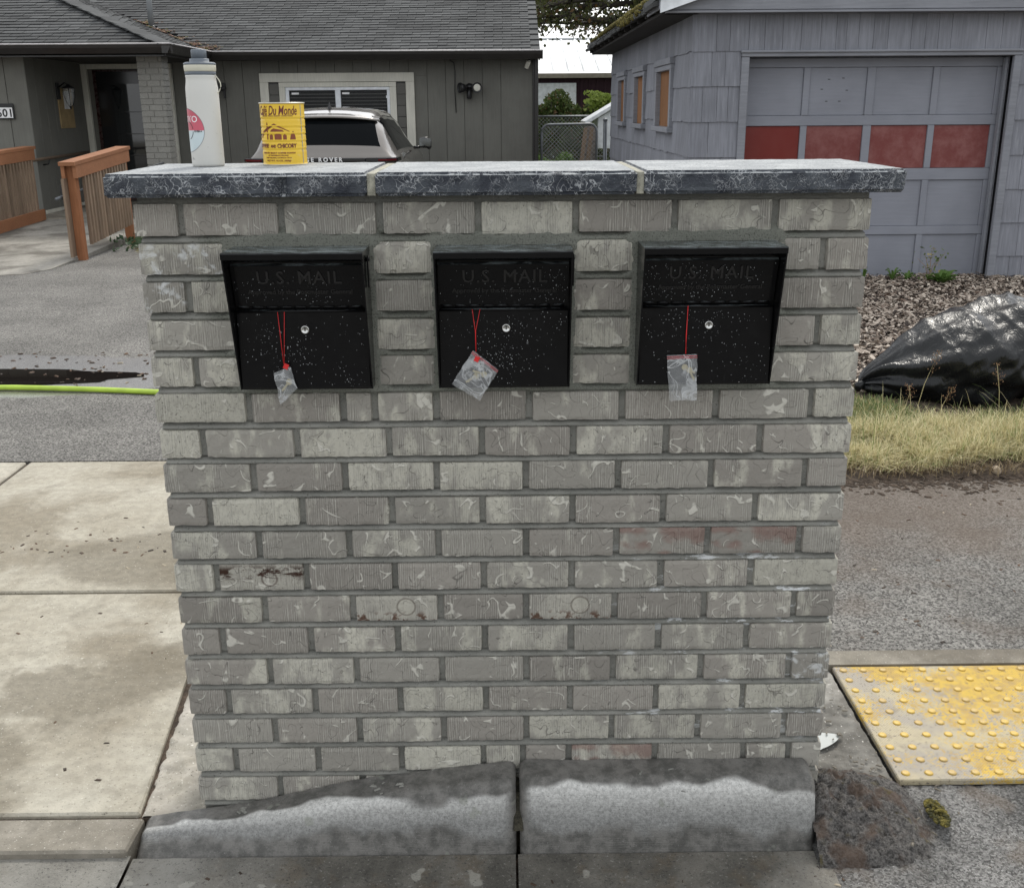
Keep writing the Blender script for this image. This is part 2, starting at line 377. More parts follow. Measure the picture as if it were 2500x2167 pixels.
def concrete(name, a, b, dampc=None, sc=2.2, lo=.46, hi=.62, fine=300, bump=.35, grit=.5, near=None):
    m = M(name, a, .85, spec=.3); p = m.pos()
    n = m.noise(p, sc, 5, .55); f = m.noise(p, fine, 3, .7); k = m.noise(p, 30, 4)
    c = m.mix(m.mr(n, .3, .7), a, b)
    c = m.mix(m.mr(m.noise(m.vm('ADD', p, (1.7, 9.1, 0.)), sc*2.6, 4, .65), .52, .70, 0, .35), c, tuple(q*.55 for q in a))
    if dampc: c = m.mix(m.mr(m.noise(m.vm('ADD', p, (4.3, 1.1, 0.)), 1.5, 4, .6, .4), lo, hi, 0, .8), c, dampc)
    if near:    # large damp patches that dried unevenly after the wall was washed
        x, y = m.xyz(p, 0), m.xyz(p, 1); nn = m.mth('MULTIPLY', m.mth('SUBTRACT', m.noise(p, 3.4, 5, .6), .5), .75)
        d1 = m.mth('ABSOLUTE', m.mth('SUBTRACT', y, m.mth('ADD', .56, m.mth('MULTIPLY', m.mth('ADD', x, 1.35), .55))))
        m1 = m.mr(m.mth('ADD', d1, nn), .20, .10); m2 = m.mth('MULTIPLY', m.mr(m.mth('ADD', x, nn), -1.15, -1.35), m.mr(m.mth('ADD', y, nn), .50, .36))
        ex = m.mth('MULTIPLY', m.mth('ADD', x, 1.25), 1.6); ey = m.mth('MULTIPLY', m.mth('SUBTRACT', y, 1.55), 3.0)
        m3 = m.mr(m.mth('ADD', m.mth('ADD', m.mth('MULTIPLY', ex, ex), m.mth('MULTIPLY', ey, ey)), nn), .85, .45)
        mm = m.mth('MULTIPLY', m.mth('MAXIMUM', m.mth('MAXIMUM', m1, m2), m3), m.mr(y, -.02, .02, 0, .72))
        c = m.mix(mm, c, near)
    c = m.mul(c, m.mr(k, .3, .7, .9, 1.1))
    c = m.mix(m.mr(f, .40, .30, 0, grit), c, (.10, .09, .07)); c = m.mix(m.mr(f, .62, .74, 0, grit), c, (.72, .70, .64))
    m.col(c); m.bump(m.mth('ADD', f, k), bump, .002); return m.m
MSIDE = concrete('buff pavement concrete', (.32, .292, .232), (.42, .395, .33), (.20, .172, .125), near=(.165, .145, .108), lo=.46, hi=.64, fine=120, bump=1, grit=.8)
MPATCH = concrete('rough pale concrete', (.32, .30, .25), (.45, .42, .37), (.17, .155, .125), 9, .45, .6, 110, 1, 1)
MPATCHR = concrete('pitted grey concrete', (.20, .19, .17), (.34, .33, .30), (.09, .085, .075), 9, .42, .56, 110, 1, 1)
MKERBF = concrete('kerb concrete', (.20, .182, .148), (.30, .277, .235), (.115, .10, .078), 5, lo=.40, hi=.58, grit=.9, fine=200)
def gutter_material():
    m = M('stained gutter concrete', (.15, .15, .14), .75, spec=.35); p = m.pos(); x = m.xyz(p, 0)
    f = m.noise(p, 260, 3, .7); n = m.noise(p, 6, 5, .6)
    c = m.mix(m.mr(n, .35, .65), (.085, .080, .068), (.18, .168, .145))
    c = m.mix(m.mr(m.noise(p, 7, 4, .7), .48, .62, 0, .6), c, (.12, .095, .065))
    c = m.mix(m.mth('MULTIPLY', m.mr(x, -.40, -.85), m.mr(n, .3, .6, .5, .9)), c, (.30, .29, .26)); c = m.mix(m.mth('MULTIPLY', m.mr(x, .40, .85), m.mr(n, .35, .6, .1, .8)), c, (.30, .285, .25))
    c = m.mix(m.mr(m.noise(p, 13, 2), .66, .70, 0, .55), c, (.42, .41, .36))
    f2 = m.noise(p, 140, 4, .8); c = m.mix(m.mr(f2, .58, .70, 0, .7), c, (.40, .39, .36)); c = m.mix(m.mr(f2, .44, .34, 0, .8), c, (.025, .025, .025))
    m.col(c); m.bump(m.mth('ADD', f, f2), 1, .004); return m.m
MGUT = gutter_material()
def kerb_material():
    m = M('half wet kerb concrete', (.3, .3, .3), .8, spec=.35); p = m.pos()
    s = m.n('Attribute', out='Fac', attribute_name='around')
    f = m.noise(p, 300, 3, .7); w = m.noise(m.map(p, (1, .8, .8)), 6, 2, .5); w2 = m.noise(m.vm('ADD', m.map(p, (1, .7, .7)), (5., 0., 0.)), 9, 4, .6)
    up = m.mr(m.mth('ADD', s, m.mth('MULTIPLY', m.mth('SUBTRACT', w, .5), .75)), .33, .42)
    dn = m.mr(m.mth('ADD', s, m.mth('MULTIPLY', m.mth('SUBTRACT', w2, .5), .5)), .80, .67)
    dry = m.mth('MULTIPLY', up, dn)
    gap = m.mth('ABSOLUTE', m.mth('SUBTRACT', m.xyz(p, 0), .021))
    dry = m.mth('MULTIPLY', dry, m.mr(m.mth('ADD', gap, m.mth('MULTIPLY', w, .02)), .02, .05))
    dryc = m.mix(m.mr(s, .32, .70), (.58, .575, .55), (.25, .25, .24)); dryc = m.mul(dryc, m.mr(m.noise(p, 120, 4, .8), .35, .65, .72, 1.16))
    wetc = m.mix(m.mr(m.noise(p, 26, 5, .7), .35, .65), (.085, .083, .076), (.175, .168, .155))
    c = m.mix(dry, wetc, dryc)
    c = m.mix(m.mr(m.noise(p, 18, 2), .68, .71, 0, .5), c, (.25, .26, .22))
    c = m.mix(m.mr(f, .40, .31, 0, .75), c, (.04, .04, .04)); c = m.mix(m.mr(f, .64, .75, 0, .5), c, (.6, .6, .6))
    hl = m.noise(m.map(p, (.04, 1, 1)), 500, 2)
    m.col(c); m.bump(m.mth('ADD', f, hl), .55, .002); m.set('Roughness', m.mr(dry, 0, 1, .5, .9)); return m.m
MKERB = kerb_material()
def plate_material():
    m = M('worn yellow polymer', (.6, .4, .05), .6, spec=.4); p = m.pos()
    wear = m.noise(p, 4.2, 4, .6); grit = m.noise(p, 120, 4, .8)
    yel = m.mix(m.mr(m.noise(p, 22, 4, .7), .4, .6), (.58, .385, .045), (.44, .29, .07))
    pale = m.mix(m.mr(m.noise(p, 9, 3), .4, .6), (.45, .39, .26), (.35, .315, .26))
    k = m.mth('ADD', wear, m.mth('MULTIPLY', m.mth('SUBTRACT', grit, .5), .9))
    k = m.mth('ADD', k, m.mth('ADD', m.mth('MULTIPLY', m.mth('SUBTRACT', m.xyz(p, 0), 1.22), .22), m.mth('MULTIPLY', m.mth('SUBTRACT', m.xyz(p, 1), .34), .22)))
    c = m.mix(m.mr(k, .50, .57), pale, yel)
    c = m.mix(m.mr(m.noise(p, 15, 5, .75), .56, .68, 0, .55), c, (.20, .165, .12))
    ck = m.n('TexChecker', {'Vector': p, 'Scale': 260.}, out='Fac')
    c = m.mul(c, m.mr(ck, 0, 1, .84, 1.06, False)); c = m.mix(m.mr(grit, .43, .36, 0, .8), c, (.09, .075, .06))
    m.col(c); m.bump(m.mth('ADD', ck, grit), .8, .0015); return m.m
MPLATE = plate_material()
def dome_mat():
    m = M('yellow dome', (.72, .46, .06), .45); p = m.pos()
    c = m.mix(m.mr(m.noise(p, 9, 4), .45, .6), (.56, .37, .06), (.44, .30, .09)); c = m.mix(m.mr(m.noise(p, 300, 3), .62, .7), c, (.2, .15, .08))
    m.col(c); return m.m
MDOME = dome_mat()
def shingle_roof(name, a=(.066, .068, .069), b=(.098, .101, .102)):
    m = M(name, a, .95, spec=.15); r = m.isl(); r2 = m.rnd(); p = m.pos()
    k = m.n('TexWhiteNoise', {'W': m.mth('ADD', m.mth('MULTIPLY', r, 13.), m.mth('MULTIPLY', r2, 57.))}, noise_dimensions='1D')
    c = m.mix(k, a, b); f = m.noise(p, 130, 3, .7); c = m.mix(m.mr(f, .6, .72, 0, .35), c, (.28, .28, .28)); c = m.mul(c, m.mr(m.noise(p, 1.3, 3), .3, .7, .85, 1.15))
    m.col(c); m.bump(f, .4, .003); return m.m
MROOF = shingle_roof('charcoal roof shingle')
def siding(name, base, var=.1, vert=True, wear=(.5, .52, .55), wl_=.6):
    m = M(name, base, .8, spec=.3); p = m.pos(); r = m.rnd()
    g = m.noise(m.map(p, (1, 1, .06) if vert else (.06, 1, 1)), 55, 4, .65); b = m.noise(p, 2.5, 4)
    c = m.mul(base, m.mr(r, 0, 1, 1-var, 1+var, False)); c = m.mul(c, m.mr(g, .3, .7, 1-wl_*.3, 1+wl_*.25)); c = m.mul(c, m.mr(b, .3, .7, .93, 1.07))
    c = m.mix(m.mr(g, .60, .74, 0, wl_), c, wear)
    m.col(c); m.bump(g, .5, .004); return m.m
MGSH = siding('weathered grey shingle paint', (.215, .222, .25), .10, True, (.34, .345, .37), .45)
MGTRIM = siding('grey trim paint', (.24, .248, .275), .03, False, (.33, .34, .36), .3)
MGDOOR = siding('grey door paint', (.245, .255, .29), .01, False, (.18, .19, .23), .1)
MREDP = {}
def redp(name, base, chalk):
    m = M(name, base, .45, spec=.4); p = m.pos()
    c = m.mix(m.mr(m.noise(p, 9, 5, .65), .35, .7, 0, chalk), base, (.27, .115, .105)); m.col(c); m.bump(m.noise(m.map(p, (.1, 1, 1)), 60, 3), .2, .002); return m.m
MHSID = siding('house grey brown siding', (.158, .156, .138), .03, True, (.10, .10, .09), .2)
MHSID2 = siding('lap siding grey brown', (.12, .117, .106), .04, False, (.10, .10, .09), .2)
MCREAM = siding('cream trim paint', (.62, .605, .53), .03, True, (.58, .57, .5), .3)
MVINYL = flat('white vinyl', (.72, .75, .78), .35)
MDARKMET = flat('black brown gutter metal', (.018, .016, .015), .35)
MGUTLIP = flat('weathered gutter lip', (.45, .43, .43), .45)
MBLK = flat('black metal', (.012, .012, .013), .4)
MSOFF = flat('dark soffit board', (.035, .033, .03), .8)
MWOODN = siding('new orange stained wood', (.28, .125, .062), .10, False, (.34, .20, .12), .4)
MWOODP = siding('orange stained post wood', (.28, .118, .055), .10, True, (.38, .2, .1), .4)
MWOODO = siding('grey weathered baluster wood', (.21, .15, .105), .22, True, (.33, .27, .21), .5)
MPLY = siding('orange plywood infill', (.23, .108, .045), .1, True, (.16, .07, .03), .5)
MGLASSD = M('dark window glass', (.012, .014, .015), .04, spec=.9).m
MBLIND = flat('blind slat', (.30, .30, .29), .5)
def col_brick():
    m = M('painted column brick', (.21, .205, .19), .75, spec=.3); p = m.pos()
    m.col(m.mul(m.mul((.235, .23, .21), m.mr(m.rnd(), 0, 1, .93, 1.07, False)), m.mr(m.noise(p, 60, 3), .3, .7, .9, 1.1))); m.bump(m.noise(p, 120, 3), .4, .003); return m.m
MCOLB = col_brick()
def metal_roof():
    m = M('pale ribbed metal roof', (.62, .64, .65), .4, .1); p = m.pos()
    m.col(m.mul((.66, .68, .69), m.mr(m.noise(p, 1.2, 4), .3, .7, .88, 1.08))); return m.m
MMROOF = metal_roof()
MBARN = siding('dark maroon barn wall', (.045, .022, .03), .06, True, (.06, .03, .04), .2)
MGALV = flat('galvanised pipe', (.14, .15, .16), .4, .6)
MWIRE = M('galvanised wire', (.30, .31, .31), .45, .5).m
def leafmat(name, a, b, tr=.25, c3=None, f3=.12):
    m = M(name, a, .55, spec=.3); k = m.isl(); c = m.mix(k, a, b)
    if c3: c = m.mix(m.mr(m.n('TexWhiteNoise', {'W': m.mth('MULTIPLY', k, 77.)}, noise_dimensions='1D'), 1-f3-.01, 1-f3), c, c3)
    m.col(c)
    tn = m.t.nodes.new('ShaderNodeBsdfTranslucent'); mxs = m.t.nodes.new('ShaderNodeMixShader'); mxs.inputs[0].default_value = tr
    m.t.links.new(c, tn.inputs[0]); m.t.links.new(m.b.outputs[0], mxs.inputs[1]); m.t.links.new(tn.outputs[0], mxs.inputs[2])
    m.t.links.new(mxs.outputs[0], m.t.nodes['Material Output'].inputs[0]); return m.m
MLEAF = leafmat('olive tree leaf', (.035, .045, .016), (.10, .105, .035), .3, (.12, .07, .03), .12)
MBUSH = leafmat('bush leaf', (.05, .08, .02), (.13, .17, .05), .3, (.16, .10, .05), .1)
MBUSHY = leafmat('yellow green leaf', (.20, .28, .05), (.30, .36, .09), .4)
MWEED = leafmat('weed leaf', (.06, .13, .03), (.15, .24, .06), .3)
MGRASS = leafmat('dry straw grass', (.42, .35, .17), (.80, .74, .46), .35, (.17, .24, .06), .12)
MGREEN = leafmat('green grass', (.08, .12, .035), (.20, .25, .09), .3, (.40, .34, .16), .25)
MSEED = leafmat('brown seed head', (.22, .12, .07), (.40, .26, .15), .2)
MBARK = siding('dark bark', (.05, .043, .036), .1, True, (.1, .09, .07), .3)
MCHIP = leafmat('mulch chip', (.14, .095, .07), (.62, .54, .45), .0, (.035, .024, .018), .22)
def moss():
    m = M('moss', (.12, .12, .02), .95); p = m.pos(); m.col(m.mix(m.mr(m.noise(p, 60, 4), .35, .65), (.045, .045, .014), (.20, .165, .035))); m.bump(m.noise(p, 200, 3), 1, .01); return m.m
MMOSS = moss()
MSOIL = speckle('dark soil', (.075, .055, .04), .45, 30, .95, 300, 1, .01)
MDIRT = speckle('far dirt ground', (.12, .11, .08), .3, 3, .95, 60, .5, .01)
MCARP = M('champagne silver car paint', (.165, .15, .135), .30, .6)
MCARP.set('Coat Weight', 1.0); MCARP.set('Coat Roughness', .03); MCAR = MCARP.m
MCGL = M('car glass', (.005, .006, .007), .03, spec=.05).m
MTRIM = M('gloss black trim', (.008, .008, .009), .15, spec=.6).m
MTYRE = flat('tyre rubber', (.02, .02, .02), .8); MRIM = flat('alloy rim', (.45, .45, .46), .3, .8)
MLAMPR = M('red tail lamp', (.10, .005, .008), .1, spec=.2).m
MWHITE = flat('white letter paint', (.8, .8, .8), .4)
def bagmat():
    m = M('black bin bag film', (.008, .009, .010), .22, spec=.36); p = m.co()
    n = m.noise(m.map(p, (1, 1, 1.6)), 9, 5, .6, 1.8); n2 = m.noise(p, 38, 3, .5, 1)
    m.set('Roughness', m.mr(m.noise(p, 14, 3), .3, .7, .25, .42))
    m.bump(m.mth('ABSOLUTE', m.mth('SUBTRACT', m.noise(m.map(p, (1.6, 1, .7)), 16, 3, .5, 1.2), .5)), .5, .02); return m.m
MBAG = bagmat()
MHOSE = flat('lime green hose', (.40, .56, .06), .4)
MWATER = M('dark puddle water', (.012, .010, .009), .02, spec=.6).m
MMILK = M('milky cement water', (.42, .44, .42), .10, spec=.6).m
MHAZE = None

# ================================================================== GROUND
link_ = link
tag(link('ground', mesh([(-60, -30, -.14), (60, -30, -.14), (60, 120, -.14), (-60, 120, -.14)], [(0, 1, 2, 3)]), MDIRT), kind='structure')
def sheet(name, pts, z, mat, thick=.12, parent=None):
    return prism(name, pts, z-thick, z, 'z', mat, parent)
def rough_sheet(name, x0, x1, y0, y1, z, mat, res=.012, amp=.004, sc=30, fn=None):
    nx, ny = int((x1-x0)/res), int((y1-y0)/res); vs = []
    for j in range(ny+1):
        for i in range(nx+1):
            x, y = x0+(x1-x0)*i/nx, y0+(y1-y0)*j/ny
            h = amp*(noise.noise(Vector((x*sc, y*sc, 0)))+.6*noise.noise(Vector((x*sc*2.7, y*sc*2.7, 4))))
            if fn: h += fn(x, y)
            vs.append((x, y, z+h))
    fs = [(j*(nx+1)+i, j*(nx+1)+i+1, (j+1)*(nx+1)+i+1, (j+1)*(nx+1)+i) for j in range(ny) for i in range(nx)]
    return link(name, mesh(vs, fs, True), mat)
# driveway asphalt behind the pavement, the lane right of the wall, the road in front
o = sheet('driveway', [(-16, 2.735), (1.55, 2.735), (1.55, 16.2), (-16, 16.2)], 0, MASP); tag(o, kind='structure')
o = sheet('driveway', [(-.90, .765), (6, .765), (6, 2.20), (1.55, 2.36), (1.55, 2.73), (-.90, 2.73)], 0, MASP); tag(o, kind='structure')
o = sheet('road', [(-16, -9), (16, -9), (16, -.62), (-16, -.62)], -.045, MASP, .1); tag(o, kind='structure')
# gutter pan (left and middle) and coarse patch (right)
gut = link('gutter', None); gut.location = (0, -.3, 0); tag(gut, kind='structure')
for (a, b) in ((-3.5, -.8865), (-.883, .014), (.020, .745)):
    nx = max(4, int((b-a)/.03)); vs = []
    for j in range(17):
        for i in range(nx+1):
            x = a+(b-a)*i/nx; y = -.128-.49*j/16
            z = (-.022 if b < -.8 else -.03)-.02*j/16 + .0015*N((x, y, 0), 25)
            vs.append((x, y+.3, z))
    fs = [(j*(nx+1)+i, (j+1)*(nx+1)+i, (j+1)*(nx+1)+i+1, j*(nx+1)+i+1) for j in range(16) for i in range(nx)]
    link('gutter_section', mesh(vs, fs, True), MGUT, gut, (0, -.3, 0))
o = sheet('gutter_bed', [(-3.5, -.62), (.75, -.62), (.75, -.1), (-3.5, -.1)], -.062, MSOIL, .05); tag(o, kind='structure')
def lump(x, y):   # broken asphalt end of the kerb, sloping away to the right
    g = max(0, 1-((x-.75)/.29)**2)*max(0, 1-((y+.02)/.185)**2)
    k = max(0, g)**1.4
    return .088*k*(1+.30*N((x, y, 0), 26)+.16*N((x, y, 0), 60, 3)) + .009*k*N((x, y, 0), 130, 5)
def edgefall(x, y): return -.004 - .028*max(0, min(1, (.02-y)/.25))
tag(rough_sheet('asphalt_patch', .714, 3.2, -.62, .088, -.006, MASPR, .008, .0055, 42, edgefall), kind='structure')
def mound_mat():
    m = M('dark broken asphalt', (.06, .055, .05), .85, spec=.4); p = m.pos(); a = m.noise(p, 110, 5, .8); b = m.noise(p, 14, 4)
    c = m.mix(m.mr(a, .35, .65), (.022, .020, .018), (.17, .16, .15)); c = m.mix(m.mr(b, .5, .66, 0, .7), c, (.10, .065, .045)); c = m.mix(m.mr(m.noise(p, 20, 3), .60, .70, 0, .6), c, (.11, .09, .03))
    m.col(c); m.bump(a, 1, .008); return m.m
tag(rough_sheet('broken_asphalt_mound', .715, 1.06, -.215, .175, -.026, mound_mat(), .0045, .002, 70, lambda x, y: edgefall(x, y)+lump(x, y)+min(.020, lump(x, y)*1.2)+.010*min(1, lump(x, y)/.03)*abs(N((x, y, 0), 75, 7))), 'dark lumpy broken asphalt mound against the right end of the kerb', 'asphalt lump')
# rough concrete between wall and plate
tag(rough_sheet('concrete_patch', .60, .985, .088, .665, -.012, MPATCHR, .007, .006, 30, lambda x, y: -.010*max(0, 1-((x-.86)/.08)**2-((y-.29)/.09)**2)), kind='structure')
tag(sheet('asphalt_patch', [(1.0, .66), (3.2, .66), (3.2, .088), (1.0, .088)], -.02, MASPR, .1), kind='structure')
o = sheet('concrete_strip', [(.60, .672), (6, .672), (6, .758), (.60, .758)], .006, MKERBF, .1); tag(o, kind='structure')
# milky puddle
pts = [(.80+.012*math.sin(3*a)+.095*math.cos(a)*(1+.15*math.sin(2*a)), .29+.058*math.sin(a)*(1+.2*math.cos(3*a))) for a in [i*2*math.pi/28 for i in range(28)]]
tag(link('puddle', mesh([(x, y, -.0085) for x, y in pts], [tuple(range(28))]), MMILK), 'small milky white puddle on rough concrete beside the lower right wall corner', 'puddle')
# pavement slabs
sw = link('pavement', None); sw.location = (-2, 1.3, 0); tag(sw, kind='structure')
def slab(pts, z=0, mat=MSIDE, name='slab'):
    o = prism(name, pts, z-.10, z, 'z', mat, sw, .006); return o
g = .010
slab([(-2.34+g, 1.249+g), (-.97, 1.249+g), (-.93, 2.725), (-2.34+g, 2.725)])
slab([(-4.6, 1.249+g), (-2.34-g, 1.249+g), (-2.34-g, 2.725), (-4.6, 2.725)])
slab([(-2.34+g, 0), (-.905, 0), (-.976, .66), (-.985, 1.249-g), (-2.34+g, 1.249-g)])
slab([(-4.6, 0), (-2.34-g, 0), (-2.34-g, 1.249-g), (-4.6, 1.249-g)])
tag(sheet('pavement_bed', [(-5, -.131), (-.898, -.131), (-.898, -.004), (-.66, -.004), (-.66, 2.73), (-5, 2.73)], -.014, MSOIL, .08), kind='structure')
for (a, b) in ((-4.2, -2.4), (-2.39, -.893)):
    slab([(a, -.135), (b+.0, -.135), (b+.004, -.012), (a, -.012)], -.003, MKERBF, 'kerb_section')
tag(rough_sheet('concrete_patch', -.962, -.70, .0, .76, -.008, MPATCH, .008, .006, 26, lambda x, y: -.03*max(0, min(1, (-.895-.085*y-x)/.03))), kind='structure')

# kerb in front of the wall: two cast pieces
KT = [(-.885, -.006), (-.75, .013), (-.634, .030), (-.48, .066), (-.335, .098), (-.143, .122), (-.02, .139), (.1, .141), (.8, .139)]
def ktop(x): return float(np.interp(x, [a for a, b in KT], [b for a, b in KT]))
def kerb_piece(x0, x1, label):
    n = int((x1-x0)/.012); prof = []
    vs, fs, att = [], [], []
    K = 26
    for i in range(n+1):
        x = x0+(x1-x0)*i/n; T = ktop(x); hgt = T+.04
        e = min(1, (x-x0)/.02, (x1-x)/.02) if True else 1; e = math.sqrt(max(0, 1-(1-max(0, e))**2))
        rr = .038*min(1, hgt/.1); row = []
        for k in range(K):
            s = k/(K-1)
            L1 = .052; L2 = rr*1.2; L3 = max(.005, hgt-rr)
            d = s*(L1+L2+L3)
            if d < L1: y, z = -.003-d, T-.004*(d/L1)
            elif d < L1+L2:
                q = (d-L1)/L2*R(68); y, z = -.003-L1-rr*math.sin(q), T-.004-rr+rr*math.cos(q)
            else:
                q = (d-L1-L2)/L3; y0_, z0_ = -.003-L1-rr*math.sin(R(68)), T-.004-rr+rr*math.cos(R(68))
                y, z = y0_+(-.128-y0_)*q, z0_+(-.045-z0_)*q
            sh = 1-.10*(1-e); y *= sh; z = z-(1-e)*.012
            am = .0018; y += am*N((x, y, z), 30); z += am*N((x, y, z), 35, 2)+.003*N((x, 0, 0), 9)
            vs.append((x-x0, y, z)); att.append(s)
    for i in range(n):
        for k in range(K-1):
            a = i*K+k; fs.append((a, a+1, a+K+1, a+K))
    b0 = len(vs); vs += [(0, .0, -.045), (x1-x0, .0, -.045)]; att += [.5, .5]
    for k in range(K-1): fs.append((b0, k+1, k)); fs.append((b0+1, n*K+k, n*K+k+1))
    me = mesh(vs, fs, True); at = me.attributes.new('around', 'FLOAT', 'POINT'); at.data.foreach_set('value', att)
    return tag(link('kerb', me, MKERB, None, (x0, 0, 0)), label, 'kerb', 'concrete kerb pieces under the brick wall')
kerb_piece(-.886, .016, 'left kerb piece, sloping down to the pavement below the mailbox wall')
kerb_piece(.025, .722, 'right kerb piece, level and full height under the mailbox wall')
MJOINT = speckle('dark mossy joint dirt', (.035, .032, .022), .5, 50, .95, 300, 1, .005)
tag(rough_sheet('kerb_joint', .010, .032, -.112, -.004, .012, MJOINT, .004, .004, 60, lambda x, y: .085*min(1, (y+.118)/.05)), 'dark mossy joint between the two kerb pieces', 'joint')
# moss tuft on the broken asphalt
def blobs(n, cx, cy, cz, sx, sy, sz, r0, r1, seed=1):
    rnd = random.Random(seed); bm = bmesh.new()
    for i in range(n):
        a, q = rnd.uniform(0, 6.28), math.sqrt(rnd.random())
        x, y = sx*q*math.cos(a), sy*q*math.sin(a)
        bmesh.ops.create_icosphere(bm, subdivisions=1, radius=rnd.uniform(r0, r1), matrix=Matrix.Translation((x, y, sz*(1-q*q)*rnd.random())))
    return link('x', from_bm(bm, True), None, None, (cx, cy, cz))
o = blobs(260, 1.04, -.035, .002, .022, .052, .012, .0025, .006); o.name = 'moss_tuft'; o.data.materials.append(MMOSS)
tag(o, 'brown green moss tuft on broken asphalt right of the kerb', 'moss')
# debris bits
def bits(name, n, region, z, r0, r1, mat, seed, label=None):
    rnd = random.Random(seed); vs, fs = [], []
    for i in range(n):
        x, y = region(rnd); a = rnd.uniform(0, 6.28); l = rnd.uniform(r0, r1); w = l*rnd.uniform(.25, .6); h = l*.3
        c, s = math.cos(a), math.sin(a); b = len(vs); zz = z if not callable(z) else z(x, y)
        for (p, q, k) in ((-1, -1, 0), (1, -.7, 0), (1, 1, 0), (-.8, 1, 0), (-.6, -.5, 1), (.7, -.4, 1), (.6, .6, 1), (-.5, .6, 1)):
            vs.append((x+(p*l*c-q*w*s)/1, y+(p*l*s+q*w*c), zz+h*k))
        for f in ((0, 1, 5, 4), (1, 2, 6, 5), (2, 3, 7, 6), (3, 0, 4, 7), (4, 5, 6, 7)): fs.append(tuple(b+t for t in f))
    return tag(link(name, mesh(vs, fs), mat), label, None, None, 'stuff')
MBIT = leafmat('debris crumb', (.03, .022, .016), (.12, .07, .04), 0, (.35, .30, .22), .15)
def cluster(cs):
    def f(r):
        x, y, s = r.choice(cs); return r.gauss(x, s), r.gauss(y, s*.6)
    return f
bits('leaf_litter', 60, cluster([(-1.6, 1.75, .18), (-1.35, 1.65, .15), (-1.9, 1.6, .1)]), 0, .004, .012, MBIT, 3, 'dark crumbs of soil and leaf scattered on the far pavement slab')
bits('leaf_litter', 50, lambda r: (r.uniform(-2.3, -1.0), r.uniform(.05, 1.2)), 0, .003, .009, MBIT, 4, 'dark crumbs scattered on the near pavement slab')
bits('leaf_litter', 170, lambda r: (r.uniform(.8, 2.6), r.uniform(.8, 2.3)), 0, .004, .012, MBIT, 5, 'dark crumbs scattered on the asphalt lane')
bits('leaf_litter', 50, lambda r: (r.uniform(-.9, 1.6), r.uniform(-.3, -.13)), -.034, .003, .008, MBIT, 6, 'crumbs lying in the gutter')
bits('leaf_litter', 260, lambda r: (r.uniform(-5, -1.2), r.uniform(4.2, 5.2)), .002, .006, .022, MBIT, 8, 'leaf bits washed round the puddle')
bits('mortar_droppings', 26, cluster([(-.66, -.03, .02), (-.3, -.04, .03), (-.22, -.02, .03), (.36, -.03, .08)]), lambda x, y: ktop(x)-.003, .004, .012, MMORT, 9, 'dried mortar droppings on the kerb top')
bits('pebbles', 90, lambda r: (r.uniform(.76, 1.1), r.uniform(-.15, .55)), -.004, .003, .010, MKERBF, 10, 'loose grit between wall and yellow plate')

# tactile plate
pl = thing('tactile_plate', 'worn yellow tactile paving plate with raised domes, right of the wall', 'tactile paving', (1.45, .375, 0))
prism('plate_base', [(.992, .09), (2.2, .09), (2.2, .66), (.992, .66)], -.012, .006, 'z', MPLATE, pl, .003)
dm = lathe_mesh([(.0115, 0), (.0112, .0016), (.0096, .0034), (.0070, .0042), (.003, .0040)], 14); dm.materials.append(MDOME)
for i in range(20):
    for j in range(10): link('dome', dm, None, pl, (1.018+.060*i, .118+.0575*j, .006))

# ================================================================== BRICK WALL
ZR = lambda i: 1.4259-.08*(i-1)
wall = thing('brick_wall', 'free standing grey brick pillar wall holding three black mailboxes', 'wall', (0, .165, 0))
BH, J = .0655, .0125
odd = [-.755, -.661, -.456, -.255, -.053, .147, .350, .556, .755]
even = [-.755, -.557, -.355, -.154, .043, .247, .453, .660, .755]
def segs(js):
    out = []
    for k in range(len(js)-1):
        a = js[k]+(J/2 if k else 0); b = js[k+1]-(J/2 if k < len(js)-2 else 0); out.append((a, b))
    return out
rows = {}
for i in range(1, 19): rows[i] = segs(odd if i % 2 else even)
rows[2] = [(-.755, -.564), (-.272, -.147), (.141, .270), (.564, .655), (.668, .755)]
rows[3] = [(-.755, -.666), (-.654, -.564), (-.272, -.147), (.141, .270), (.564, .755)]
rows[4] = [(-.755, -.564), (-.272, -.147), (.141, .270), (.564, .656), (.668, .755)]
rows[5] = [(-.755, -.666), (-.654, -.564), (-.272, -.147), (.141, .270), (.564, .755)]
rows[6] = segs([-.755, -.555, -.351, -.283, -.150, .051, .252, .455, .662, .755])
rows[7] = segs(odd); rows[17] = segs([-.755, -.658, -.459, -.258, -.061, .034, .145, .353, .567, .676, .755])
DEPTH = .33
def brick_mesh(dx, dy, dz, seed):
    rnd = random.Random(seed); tilt = rnd.uniform(-.004, .004); bow = rnd.uniform(-.0008, .0012)
    def fn(w, n, v):
        w = w.copy(); f = 1.0
        d = .0011*N(v, 45, seed)+.0007*N(v, 120, seed+3)
        w += n*d
        if abs(n.y) > .3 or abs(n.x) > .3:
            ed = (abs(v.z)/(dz/2))
            if ed > .99: w.z += .0013*N((v.x*1, v.y, v.z), 90, seed+5)*(1.4 if v.z < 0 else .8)
        w.y += tilt*v.x + bow; w.z += tilt*.5*v.x
        return w
    return gridbox(dx, dy, dz, .0095, fn, .0026)
cnt = 0
def add_brick(x0, x1, y0, y1, z, mat, seed):
    rnd = random.Random(seed*7+1)
    dy = rnd.uniform(-.0018, .0015); dz = rnd.uniform(-.0012, .0012)
    me = brick_mesh(x1-x0-rnd.uniform(0, .002), y1-y0, BH+rnd.uniform(-.0015, .001), seed)
    o = link('brick', me, mat, wall, ((x0+x1)/2, (y0+y1)/2+dy, z+dz)); return o
